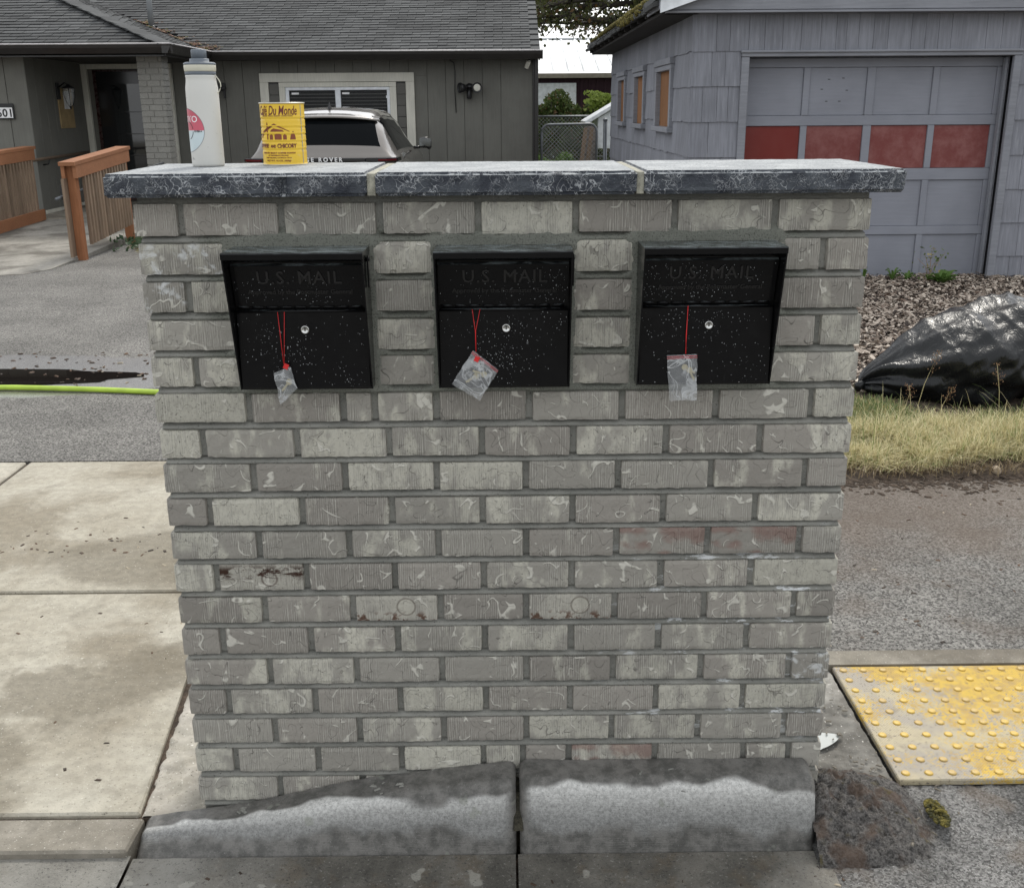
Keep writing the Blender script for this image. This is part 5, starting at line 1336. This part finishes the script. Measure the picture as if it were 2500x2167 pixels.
for k in range(24):     # ragged shingle edge along the eave
    y = 7.55+.325*k; box('eave_shingle', 1.30+random.uniform(-.015, .015), 1.62, y, y+.315, 2.50+random.uniform(-.006, .004), 2.535, MROOF, gr, .003, 1, (0, R(-17), 0))
rnd = random.Random(3); bm = bmesh.new()
for i in range(900):
    y = min(15.2, max(8.4, rnd.choice((rnd.gauss(9.3, .45), rnd.gauss(11.4, .8), rnd.uniform(8.6, 15)))))
    x = 1.315+abs(rnd.gauss(0, .06)); z = 2.555+(x-1.33)*.33-(.09*rnd.random() if x < 1.33 and y < 10.4 else 0)
    bmesh.ops.create_icosphere(bm, subdivisions=1, radius=rnd.uniform(.012, .035), matrix=Matrix.Translation((x-1.33-(.03 if z < 2.54 else 0), y-10, z-2.5)))
o = link('moss', from_bm(bm, True), MMOSS, gr, (1.33, 10, 2.5)); o['kind'] = 'stuff'
# garage door
gd = link('door', boxmesh(2.36, .02, 2.05), MGDOOR, gr, (3.375, 7.965, 1.025))
box('jamb', 2.13, 2.20, GY0-.035, 7.95, 0, 2.05, MGTRIM, gr, .005); box('jamb', 4.56, 4.63, GY0-.035, 7.95, 0, 2.05, MGTRIM, gr, .005)
box('jamb_stop', 2.203, 2.225, 7.84, 7.90, 0, 2.04, MGTRIM, gr, .004); box('jamb_stop', 4.535, 4.557, 7.84, 7.90, 0, 2.04, MGTRIM, gr, .004)
box('header', 2.13, 4.63, GY0-.04, 7.95, 2.052, 2.10, MGTRIM, gr, .005); box('header_moulding', 2.12, 4.64, GY0-.06, GY0-.0, 2.085, 2.105, MGTRIM, gr, .005)
xs = [(2.232, 2.745), (2.805, 3.325), (3.40, 3.925), (3.985, 4.505)]
zs = [(1.55, 1.965), (1.075, 1.458), (.545, .965), (.045, .462)]
dy0 = 7.925
for (a, b) in ((1.967, 2.045), (1.46, 1.548), (.967, 1.073), (.464, .543), (.0, .043)):
    box('rail', 2.20, 4.56, dy0, dy0+.035, a, b, MGDOOR, gd, .003)
for r_i, (z0, z1) in enumerate(zs):
    sx = [(2.20, xs[0][0])]+[(xs[i][1], xs[i+1][0]) for i in range(3)]+[(xs[3][1], 4.56)]
    for (a, b) in sx: box('stile', a, b, dy0+.001, dy0+.035, z0, z1, MGDOOR, gd, .003)
    for c_i, (a, b) in enumerate(xs):
        if r_i == 1:
            if c_i not in MREDP: MREDP[c_i] = redp('red panel paint', [(.155, .010, .005), (.16, .034, .030), (.17, .036, .032), (.17, .038, .034)][c_i], [.05, .5, .6, .65][c_i])
            mt = MREDP[c_i]
        else: mt = MGDOOR
        p = box('door_panel', a, b, dy0+.018, dy0+.03, z0, z1, mt, gd, .003)
        if r_i == 1: p['label'] = 'glossy dark red door panel' if c_i == 0 else 'chalky faded red door panel'
        if r_i == 0 and c_i == 1:
            for (hx, hz) in ((2.97, 1.86), (3.10, 1.87), (2.91, 1.775), (3.14, 1.765), (2.96, 1.67), (3.08, 1.67)):
                box('nail_hole', hx, hx+.022, dy0+.0155, dy0+.0178, hz, hz+.006, MKEYH, gd)

# ================================================================== BACKGROUND BETWEEN THE BUILDINGS
bn = thing('barn', 'maroon barn with a pale ribbed metal roof behind the fence', 'barn', (3, 33, 0))
box('wall', -3, 9, 33.05, 38, 0, 2.62, MBARN, bn)
for k in range(48): box('wall_rib', -3+.25*k, -3+.25*k+.05, 33.0, 33.05, 0, 2.60, MBARN, bn)
box('white_door', .2, 2.35, 32.95, 32.998, 0, 2.36, MVINYL, bn, .01); box('eave_trim', -3.2, 9.2, 32.62, 32.7, 2.50, 2.64, flat('tan eave trim', (.30, .27, .22), .6), bn, .005)
ra = math.atan2(1.27, 5.3)
for k in range(26):
    x0 = -3.2+.48*k
    vs = []; L = 5.45; pr = [(0, 0), (.0, .035), (.03, .045), (.06, .035), (.07, .0), (.235, 0), (.24, .012), (.255, .012), (.26, 0), (.478, 0)]
    for e in (0, 1):
        for (a, h) in pr: vs.append((a, e*L*math.cos(ra)-h*math.sin(ra), e*L*math.sin(ra)+h*math.cos(ra)))
    n = len(pr); link('roof_panel', mesh(vs, [(i, i+1, n+i+1, n+i) for i in range(n-1)]), MMROOF, bn, (x0, 32.65, 2.66))
box('ridge_cap', -3.2, 9.2, 37.85, 38.05, 3.92, 3.98, MMROOF, bn, .01)
def leaves(n, fn, size, mat, seed, name, parent, loc, droop=.4):
    rg_ = np.random.RandomState(seed); P = np.array([fn(rg_) for _ in range(n)]); s = size*(.6+.8*rg_.rand(n))
    d = rg_.randn(n, 3); d /= np.linalg.norm(d, axis=1)[:, None]; e = rg_.randn(n, 3); e[:, 2] -= droop
    e -= (e*d).sum(1)[:, None]*d; e /= np.linalg.norm(e, axis=1)[:, None]
    f = np.cross(d, e); L = e*s[:, None]; Wd = f*(s*.32)[:, None]
    V = np.stack([P-L*.5, P+Wd+d*(s*.05)[:, None], P+L*.5, P-Wd+d*(s*.05)[:, None]], 1).reshape(-1, 3)
    F = np.arange(4*n).reshape(-1, 4)
    me = bpy.data.meshes.new('m'); me.from_pydata(V.tolist(), [], F.tolist()); me.update()
    return link(name, me, mat, parent, loc)
# tree with hanging limbs behind the garage
tr_ = thing('tree', 'large dark tree with drooping limbs behind the barn and garage', 'tree', (7, 29, 0))
rt = random.Random(21); limbs = []
link('trunk', tube_mesh([(0, 0, 0), (-.1, 0, 2), (.1, .1, 4.5), (0, 0, 7.5), (.1, 0, 11)], [.42, .36, .30, .2, .06], 12), MBARK, tr_, (7, 29, 0))
lv, lf = [], []
def add_tube(pts, r):
    me = tube_mesh(pts, r, 5); b = len(lv)
    for v in me.vertices: lv.append(tuple(v.co))
    for p in me.polygons: lf.append(tuple(b+i for i in p.vertices))
    bpy.data.meshes.remove(me)
tips = []
for k in range(32):
    az = rt.uniform(150, 212) if k < 22 else rt.uniform(0, 360); z0 = rt.uniform(3.75, 5.4) if k < 18 else rt.uniform(5, 8.5); L = rt.uniform(5.2, 8.0); rise = rt.uniform(-.05, .5)
    pts = []; x, y, z = 0, 0, z0
    for i in range(9):
        pts.append((x, y, z)); q = L/8; a = R(az+rt.uniform(-14, 14)); x += q*math.cos(a); y += q*math.sin(a); z += rise*q*(.6-.22*i)+rt.uniform(-.08, .08)
    add_tube(pts, [.12*(1-i/9.5)+.012 for i in range(9)])
    for i in range(2, 9):
        for b_ in range(3):
            p = Vector(pts[i]); a = R(az+rt.choice((-1, 1))*rt.uniform(25, 80)); l = rt.uniform(.5, 1.4)
            q = p+Vector((l*.5*math.cos(a), l*.5*math.sin(a), rt.uniform(-.15, .1))); e = q+Vector((l*.5*math.cos(a), l*.5*math.sin(a), rt.uniform(-.45, .05)))
            add_tube([p, q, e], [.03, .02, .008]); tips += [q, e, (q+e)/2, (p+q)/2]
link('limbs', mesh(lv, lf, True), MBARK, tr_, (7, 29, 0))
def ftree(rg_):
    t = tips[rg_.randint(len(tips))]; return np.array(t)+rg_.randn(3)*np.array([.20, .20, .14])
leaves(17000, ftree, .13, MLEAF, 4, 'crown', tr_, (7, 29, 0)).update_tag()
def fbush(cx, w, d, h, z0=0):
    def f(rg_):
        u = rg_.randn(3); u /= np.linalg.norm(u); r = rg_.rand()**.4; l = 1+.25*math.sin(u[0]*7)+.2*math.sin(u[2]*9+2)
        return np.array([u[0]*w*r*l, u[1]*d*r, z0+h*.5+u[2]*h*.5*r*l])
    return f
def bush(label, x, y, w, d, h, n, mat, seed, size=.08, z0=0):
    t = thing('bush', label, 'bush', (x, y, 0)); rb = random.Random(seed); 
    for k in range(7):
        a = rb.uniform(0, 6.28); tube('stem', [(x, y, 0), (x+.4*w*math.cos(a), y+.3*d*math.sin(a), h*.5), (x+.8*w*math.cos(a), y+.6*d*math.sin(a), h*.85)], [.02, .014, .006], MBARK, t, 5)
    leaves(n, fbush(0, w, d, h, z0), size, mat, seed, 'foliage', t, (x, y, 0)); return t
bush('olive green bush with reddish tips behind the wire fence, left', 1.15, 25.5, 1.0, .5, 2.05, 13000, MBUSH, 1)
bush('green bush behind the wire fence, beside the garage', 2.25, 26.2, 1.1, .5, 1.95, 13000, MBUSH, 2)
bush('yellow green bush spray hanging beside the garage corner', 2.75, 24.5, .75, .4, .45, 2200, MBUSHY, 3, .09, 1.55)
bush('flowering weeds inside the wire gate', 1.0, 17.8, .55, .4, .85, 5000, MWEED, 5, .05)
# chain link fence and gate
def wire_mesh(x0, x1, z0, z1, y, pitch, r):
    vs, fs = [], []
    def seg(a, b):
        a, b = Vector(a), Vector(b); d = (b-a).normalized(); n = Vector((-d.z, 0, d.x))*r; m_ = Vector((0, r, 0)); k = len(vs)
        vs.extend([a+n, a+m_, a-n, b+n, b+m_, b-n]); fs.extend([(k, k+1, k+4, k+3), (k+1, k+2, k+5, k+4), (k+2, k, k+3, k+5)])
    w, h = x1-x0, z1-z0; k = -h
    while k < w:
        a0, a1 = max(0, k), min(w, k+h)
        if a1 > a0: seg((x0+a0, y, z0+a0-k), (x0+a1, y, z0+a1-k)); seg((x1-a0, y+.003, z0+a0-k), (x1-a1, y+.003, z0+a1-k))
        k += pitch
    return mesh(vs, fs)
fe = thing('chain_link_fence', 'galvanised chain link fence across the gap behind the gate', 'fence', (1.5, 20, 0))
o = link('wire_mesh', wire_mesh(-.5, 3.2, 0, 1.45, 20, .075, .0028), MWIRE, fe, (0, 0, 0)); o['kind'] = 'stuff'
tube('top_rail', [(-.5, 20, 1.46), (3.2, 20, 1.46)], .021, MGALV, fe); 
for x in (.5, 2.6): tube('fence_post', [(x, 20.03, 0), (x, 20.03, 1.5)], .028, MGALV, fe)
gt = thing('wire_gate', 'dark round cornered wire gate between house and garage', 'gate', (1.1, 16.2, 0))
gp = [(.655, 16.2, .05), (.655, 16.2, 1.24)]+[(.655+.12-.12*math.cos(R(a)), 16.2, 1.24+.12*math.sin(R(a))) for a in (22, 45, 68, 90)]+[(1.45, 16.2, 1.365)]+[(1.46+.12*math.sin(R(a)), 16.2, 1.245+.12*math.cos(R(a))) for a in (10, 30, 60, 90)]+[(1.58, 16.2, .05)]
tube('gate_frame', gp, .020, MGALV, gt); o = link('wire_mesh', wire_mesh(.66, 1.575, .05, 1.36, 16.2, .07, .002), MWIRE, gt, (0, 0, 0)); o['kind'] = 'stuff'
pp = thing('gate_post', 'dark steel gate post beside the garage corner', 'post', (1.665, 15.6, 0)); tube('post_tube', [(1.665, 15.6, 0), (1.665, 15.6, 1.43)], .034, MGALV, pp, 12); link('post_cap', lathe_mesh([(.038, 0), (.038, .02), (.02, .035)], 12), MGALV, pp, (1.665, 15.6, 1.425))
tube('gate_latch', [(1.58, 16.0, .85), (1.66, 15.62, .86)], .012, MGALV, pp)
wb = thing('white_hutch', 'white box with a sloping lid behind the wire gate', 'box', (1.9, 18.3, 0))
prism('lid', [(1.52, 1.32), (2.35, 1.80), (2.35, 1.87), (1.50, 1.385)], 17.9, 19.0, 'y', MVINYL, wb, .01); prism('box_side', [(1.75, .9), (2.3, .9), (2.3, 1.75), (1.75, 1.44)], 18.0, 18.9, 'y', MVINYL, wb, .01)
tag(box('rusty_panel', 1.50, 1.72, 17.9, 17.98, 0, 1.30, speckle('rusty sheet', (.17, .15, .14), .4, 12, .8, 200, .4, .003, (.20, .10, .06)), None, .004), 'grey rust stained upright board behind the wire gate', 'board')
for k, x in enumerate((1.30, 1.42)): tag(prism('leaning_plank', [(x, 0), (x+.07, 0), (x+.22, 1.28), (x+.15, 1.28)], 17.4+.1*k, 17.44+.1*k, 'y', MWOODO), 'grey plank leaning behind the gate, ' + ('left one of the two' if k == 0 else 'right one, nearer to the rusty board'), 'plank', 'planks leaning behind the gate')
tag(sheet('yard_grass', [(.6, 16.35), (6, 16.35), (6, 32.9), (-3, 32.9), (-3, 23.5), (.6, 23.5)], .0, speckle('rough lawn soil', (.07, .09, .03), .4, 12, .95, 120, 1, .01), .1), kind='structure')

# ================================================================== PLANTING BED (right)
def bedz(x, y): return .02+.05*max(0, min(1, (y-2.9)/2))+.02*noise.noise(Vector((x*1.7, y*1.7, 0)))
o = rough_sheet('planting_bed', 1.55, 9.0, 2.2, 7.90, 0, MSOIL, .06, .012, 9, lambda x, y: bedz(x, y)*min(1, max(0, (y-2.28-.07*math.sin(x*3.1))/.25))-.02*(1-min(1, max(0, (y-2.28)/.15))))
tag(o, kind='structure')
def chips(n, region, seed):
    rg_ = random.Random(seed); vs, fs = [], []
    for _ in range(n):
        x, y = region(rg_); z = bedz(x, y)+rg_.uniform(.004, .03); l = rg_.uniform(.012, .055)*(1.6 if rg_.random() < .08 else 1); w = rg_.uniform(.005, .015); h = rg_.uniform(.001, .004)
        q = (Matrix.Rotation(rg_.uniform(0, 6.28), 3, 'Z') @ Matrix.Rotation(rg_.gauss(0, .35), 3, 'Y') @ Matrix.Rotation(rg_.gauss(0, .5), 3, 'X')); b = len(vs)
        for (i, j, k) in ((-1, -1, 0), (1, -.6, 0), (.9, 1, 0), (-1.1, .7, 0), (-.9, -.9, 1), (1, -.5, 1), (.8, .9, 1), (-1, .6, 1)):
            v = q @ Vector((i*l/2, j*w, k*h)); vs.append((v.x+x, v.y+y, v.z+z))
        for f in ((0, 1, 5, 4), (1, 2, 6, 5), (2, 3, 7, 6), (3, 0, 4, 7), (4, 5, 6, 7)): fs.append(tuple(b+t for t in f))
    return mesh(vs, fs)
tag(link('wood_chip_mulch', chips(30000, lambda r: (r.uniform(1.8, 5.6), 3.75+4.1*r.random()**1.15), 2), MCHIP), 'pale wood chip mulch in front of the garage', kind='stuff')
def blades(n, region, hmin, hmax, mat, seed, name, label, lean=.5, w=.0025, zf=bedz):
    rg_ = random.Random(seed); vs, fs = [], []
    for _ in range(n):
        x, y = region(rg_); z = zf(x, y); h = rg_.uniform(hmin, hmax); a = rg_.uniform(0, 6.28); b_ = rg_.uniform(.1, 1)*lean; ww = w*rg_.uniform(.7, 1.5)
        dx, dy = math.cos(a), math.sin(a); px, py = -dy*ww, dx*ww; k = len(vs)
        for t in (0, .5, .85):
            r_o = h*b_*t*t*1.3; zz = z+h*t*(1-.35*b_*t); s = (1-t*.6)
            vs.append((x+dx*r_o+px*s, y+dy*r_o+py*s, zz)); vs.append((x+dx*r_o-px*s, y+dy*r_o-py*s, zz))
        r_o = h*b_*1.3; vs.append((x+dx*r_o, y+dy*r_o, z+h*(1-.4*b_)-.0))
        fs += [(k, k+1, k+3, k+2), (k+2, k+3, k+5, k+4), (k+4, k+5, k+6)]
    return tag(link(name, mesh(vs, fs), mat), label, kind='stuff')
MDEAD = leafmat('dead brown grass', (.12, .085, .05), (.30, .23, .13), .2)
def gz(r):
    y = 2.46+r.random()**.9*.66; x = r.uniform(1.42, 4.2); return x, y+.05*math.sin(x*3)+.04*math.sin(x*9)
def tuft(r):
    k = r.randrange(46); q = random.Random(k); return q.uniform(1.5, 3.6)+r.gauss(0, .035), q.uniform(2.5, 3.0)+r.gauss(0, .035)
def tuft2(r):
    k = r.randrange(26); q = random.Random(900+k); return q.uniform(1.5, 3.6)+r.gauss(0, .09), q.uniform(2.55, 3.15)+r.gauss(0, .07)
blades(21000, gz, .03, .12, MGRASS, 1, 'dry_grass', 'dry straw coloured grass in front of the black bag', 1.7, .0013)
blades(15000, tuft, .05, .15, MGRASS, 2, 'dry_grass', 'taller dry grass tufts in front of the black bag', 1.3, .0013)
blades(6500, tuft2, .04, .12, MGREEN, 3, 'green_grass', 'green grass mixed into the dry grass', .8, .002)
blades(6000, lambda r: (r.gauss(1.98, .10), r.gauss(3.22, .13)), .03, .09, MGREEN, 4, 'green_grass', 'green grass at the tip of the black bag', .8, .002)
blades(1500, lambda r: (r.uniform(1.45, 3.6), r.gauss(2.42, .05)), .02, .06, MDEAD, 5, 'dead_grass', 'dead brown grass at the asphalt edge', 1.2, .0016)
blades(420, lambda r: (r.uniform(1.45, 3.6), r.uniform(2.5, 3.1)), .14, .27, MGRASS, 15, 'tall_grass', 'sparse taller straw stems standing above the dry grass', .7, .0012)
bits('soil_clods', 2600, lambda r: (r.uniform(1.45, 3.6), r.gauss(2.36, .08)), lambda x, y: bedz(x, y)*.4-.010, .004, .022, MSOILC if 'MSOILC' in globals() else MSOIL, 31, 'dark soil crumbs at the edge of the asphalt')
MDEAD_ = 0
def stalk(x, y, h, lx, ly, seed, label):
    t = thing('grass_stalk', label, 'grass stalk', (x, y, bedz(x, y)), 'seeding grass stalks in front of the bag'); rs = random.Random(seed); z = bedz(x, y)
    tube('stem', [(x, y, z), (x+lx*.4, y+ly*.4, z+h*.55), (x+lx, y+ly, z+h)], [.002, .0016, .0008], MGRASS, t, 5)
    vs, fs = [], []
    for i in range(34):
        q = rs.uniform(.62, 1); b = Vector((lx*q, ly*q, h*q)); a = rs.uniform(0, 6.28); l = rs.uniform(.008, .035)*(1.25-q)*2.2; c = b+Vector((l*math.cos(a), l*math.sin(a)*.5, l*.6)); k = len(vs)
        vs += [b, b+Vector((.0008, 0, 0)), c]; fs.append((k, k+1, k+2)); k = len(vs)
        vs += [c+Vector((-.0018, 0, 0)), c+Vector((0, 0, -.003)), c+Vector((.0018, 0, .001)), c+Vector((0, 0, .006))]; fs.append((k, k+1, k+2, k+3))
    link('seed_head', mesh(vs, fs), MSEED, t, (x, y, z))
stl = ['tallest grass stalk, in front of the left half of the black bag', 'thin grass stalk right beside the tallest one', 'branching brown grass stalk before the middle of the bag', 'short brown grass stalk left of the tallest one', 'brown grass stalk rising before the dark lower bag', 'brown grass stalk leaning right at the bag', 'low grass stalk at the right frame edge']
for k, (x, y, h, lx) in enumerate(((2.16, 3.15, .40, .10), (2.26, 3.1, .22, .07), (2.62, 3.15, .32, -.05), (2.17, 3.2, .20, -.03), (2.72, 3.12, .33, .03), (2.80, 3.1, .26, .12), (2.98, 3.0, .20, .05))):
    stalk(x, y, h, lx, 0, k, stl[k])
# stones at the edge
for k, (x, y, s, lb) in enumerate(((2.28, 2.42, .045, 'larger tan stone lying at the grass edge'), (2.17, 2.40, .022, 'small round stone left of the larger tan stone'))):
    me = gridbox(s*1.2, s, s*.8, s/5, lambda w, n, v, s=s: w.normalized()*s*.5*(1+.25*N(w, 1.3/s))+Vector((0, 0, 0)), 0); o = link('stone', me, speckle('tan stone', (.42, .34, .25), .2, 40, .85, 300, .5, .003), None, (x, y, .018)); tag(o, lb, 'stone')
# weeds at the garage door
def weed(x, y, n, r, h, label, mat=MWEED, seed=0, yel=False):
    t = thing('weed', label, 'weed', (x, y, bedz(x, y))); rs = random.Random(seed)
    for i in range(n):
        a = rs.uniform(0, 6.28); l = r*rs.uniform(.6, 1.1); hh = h*rs.uniform(.4, 1); w = l*.16; c, s = math.cos(a), math.sin(a); vs = []
        for q in (0, .3, .6, .85, 1):
            ww = w*math.sin(math.pi*(.1+.86*q))*(1+.3*math.sin(q*25)); R_ = l*q; Z_ = hh*math.sin(q*1.9)
            vs += [(R_*c-s*ww, R_*s+c*ww, Z_+.01), (R_*c, R_*s, Z_), (R_*c+s*ww, R_*s-c*ww, Z_+.01)]
        fs = [(3*j+k, 3*j+k+1, 3*j+k+4, 3*j+k+3) for j in range(4) for k in (0, 1)]
        link('leaf', mesh(vs, fs, True), mat, t, (x, y, bedz(x, y)))
    return t
weed(3.98, 7.35, 26, .16, .12, 'broad leaved green weed at the foot of the garage door', seed=1)
weed(3.60, 7.55, 9, .07, .14, 'small weed at the left of the garage door foot', seed=2); weed(3.72, 7.5, 8, .07, .10, 'pair of leaves between weeds at the garage door', seed=3)
weed(4.75, 7.1, 20, .14, .12, 'green weed at the right frame edge below the shingles', seed=4)
weed(3.35, 7.6, 8, .05, .16, 'thin dark weed against the garage door, leftmost', seed=6)
t = thing('tall_weed', 'tall spindly weed in front of the garage door', 'weed', (3.92, 7.5, .05))
for k in range(5):
    a = -.08+.04*k; tube('stem', [(3.92, 7.5, .05), (3.92+a*.5, 7.5, .22), (3.92+a*1.6, 7.5, .30+.05*(k % 3))], [.004, .003, .001], MSEED, t, 5)
leaves(90, lambda q: np.array([q.randn()*.06, q.randn()*.03, q.rand()*.34]), .03, MGREEN, 8, 'foliage', t, (3.92, 7.5, .06))
# weeds and moss near the railing and on the driveway edge
tag(link('fern_patch', leaves(900, lambda q: np.array([q.randn()*.22, q.randn()*.35, abs(q.randn())*.05]), .07, leafmat('grey green fern', (.04, .07, .035), (.10, .15, .08), .2), 9, 'x', None, (0, 0, 0)).data, None, None, (-4.35, 11.6, .01)), 'low fern patch at the foot of the driveway railing', 'fern', kind=None)
bpy.data.objects.remove([o for o in bpy.data.objects if o.name == 'x'][0])
tag(rough_sheet('moss_patch', -4.9, -3.4, 10.4, 12.6, -.012, MMOSS, .06, .01, 8, lambda x, y: .022*(1-((x+4.2)/.75)**2-((y-11.5)/1.1)**2)), 'brown moss on the driveway beside the railing', 'moss')
blades(420, lambda r: (r.gauss(-6.0, .16), r.gauss(8.62, .06)), .05, .14, MGREEN, 14, 'grass_tuft', 'green grass tuft at the ramp edge', .9, .004, lambda x, y: 0)

# ================================================================== BIN BAG
def bin_bag():
    t = thing('bin_bag', 'large glossy black bin bag lying on the grass edge', 'rubbish bag', (2.9, 3.93, .03))
    nu, nv = 260, 170; vs = []
    for i in range(nu+1):
        u = i/nu; x = -.92+1.84*u
        e = max(0, math.sin(math.pi*min(1, max(0, u))))**.55
        e *= (.72+.28*min(1, u*2.2))
        cz_ = .02+.25*e; w = .46*e; h = .33*e*(.86+.14*math.sin(3*u*math.pi))
        if u < .12: w *= 1; cz_ += .05*(1-u/.12)
        for j in range(nv):
            a = 2*math.pi*j/nv; ca, sa = math.cos(a), math.sin(a)
            y = w*math.copysign(abs(ca)**.9, ca); z = cz_+h*sa
            p = Vector((x, y, z)); 
            # creases run from the gathered tip and down over the shoulders
            cr = noise.noise(Vector((x*2.2+z*2.4, a*2.2-x*1.2, 2)))
            rd = 1-abs(noise.noise(Vector((x*4.2+z*3.4, y*1.2-z*1.0, 5))))*2.6
            rd2 = 1-abs(noise.noise(Vector((x*10+z*6.5, y*2-z*2, 9))))*2.4
            rd3 = 1-abs(noise.noise(Vector((x*9-z*11, y*5+z*3, 14))))*2.2
            k = .060*cr+.030*rd*e+.008*rd2*e+.010*rd3*e+.003*noise.noise(p*24)
            if u < .22: k += .02*math.sin(a*9+u*8)*(1-u/.22)*e*1.6
            y += ca*k; z += sa*k
            y += .10*math.sin(x*2.0)
            z = max(z, .004+.006*noise.noise(p*14))
            vs.append((x, y, z))
    fs = [(i*nv+j, (i+1)*nv+j, (i+1)*nv+(j+1) % nv, i*nv+(j+1) % nv) for i in range(nu) for j in range(nv)]
    fs.append(tuple(range(nv))); fs.append(tuple(range(nu*nv, nu*nv+nv))[::-1])
    link('bag_film', mesh(vs, fs, True), MBAG, t, (2.98, 3.84, .02))
    # gathered, twisted tip
    tube('gathered_neck', [(2.12, 3.74, .12), (2.07, 3.71, .105), (2.03, 3.68, .09)], [.035, .018, .028], MBAG, t, 12)
bin_bag()
print('objects', len(bpy.data.objects))
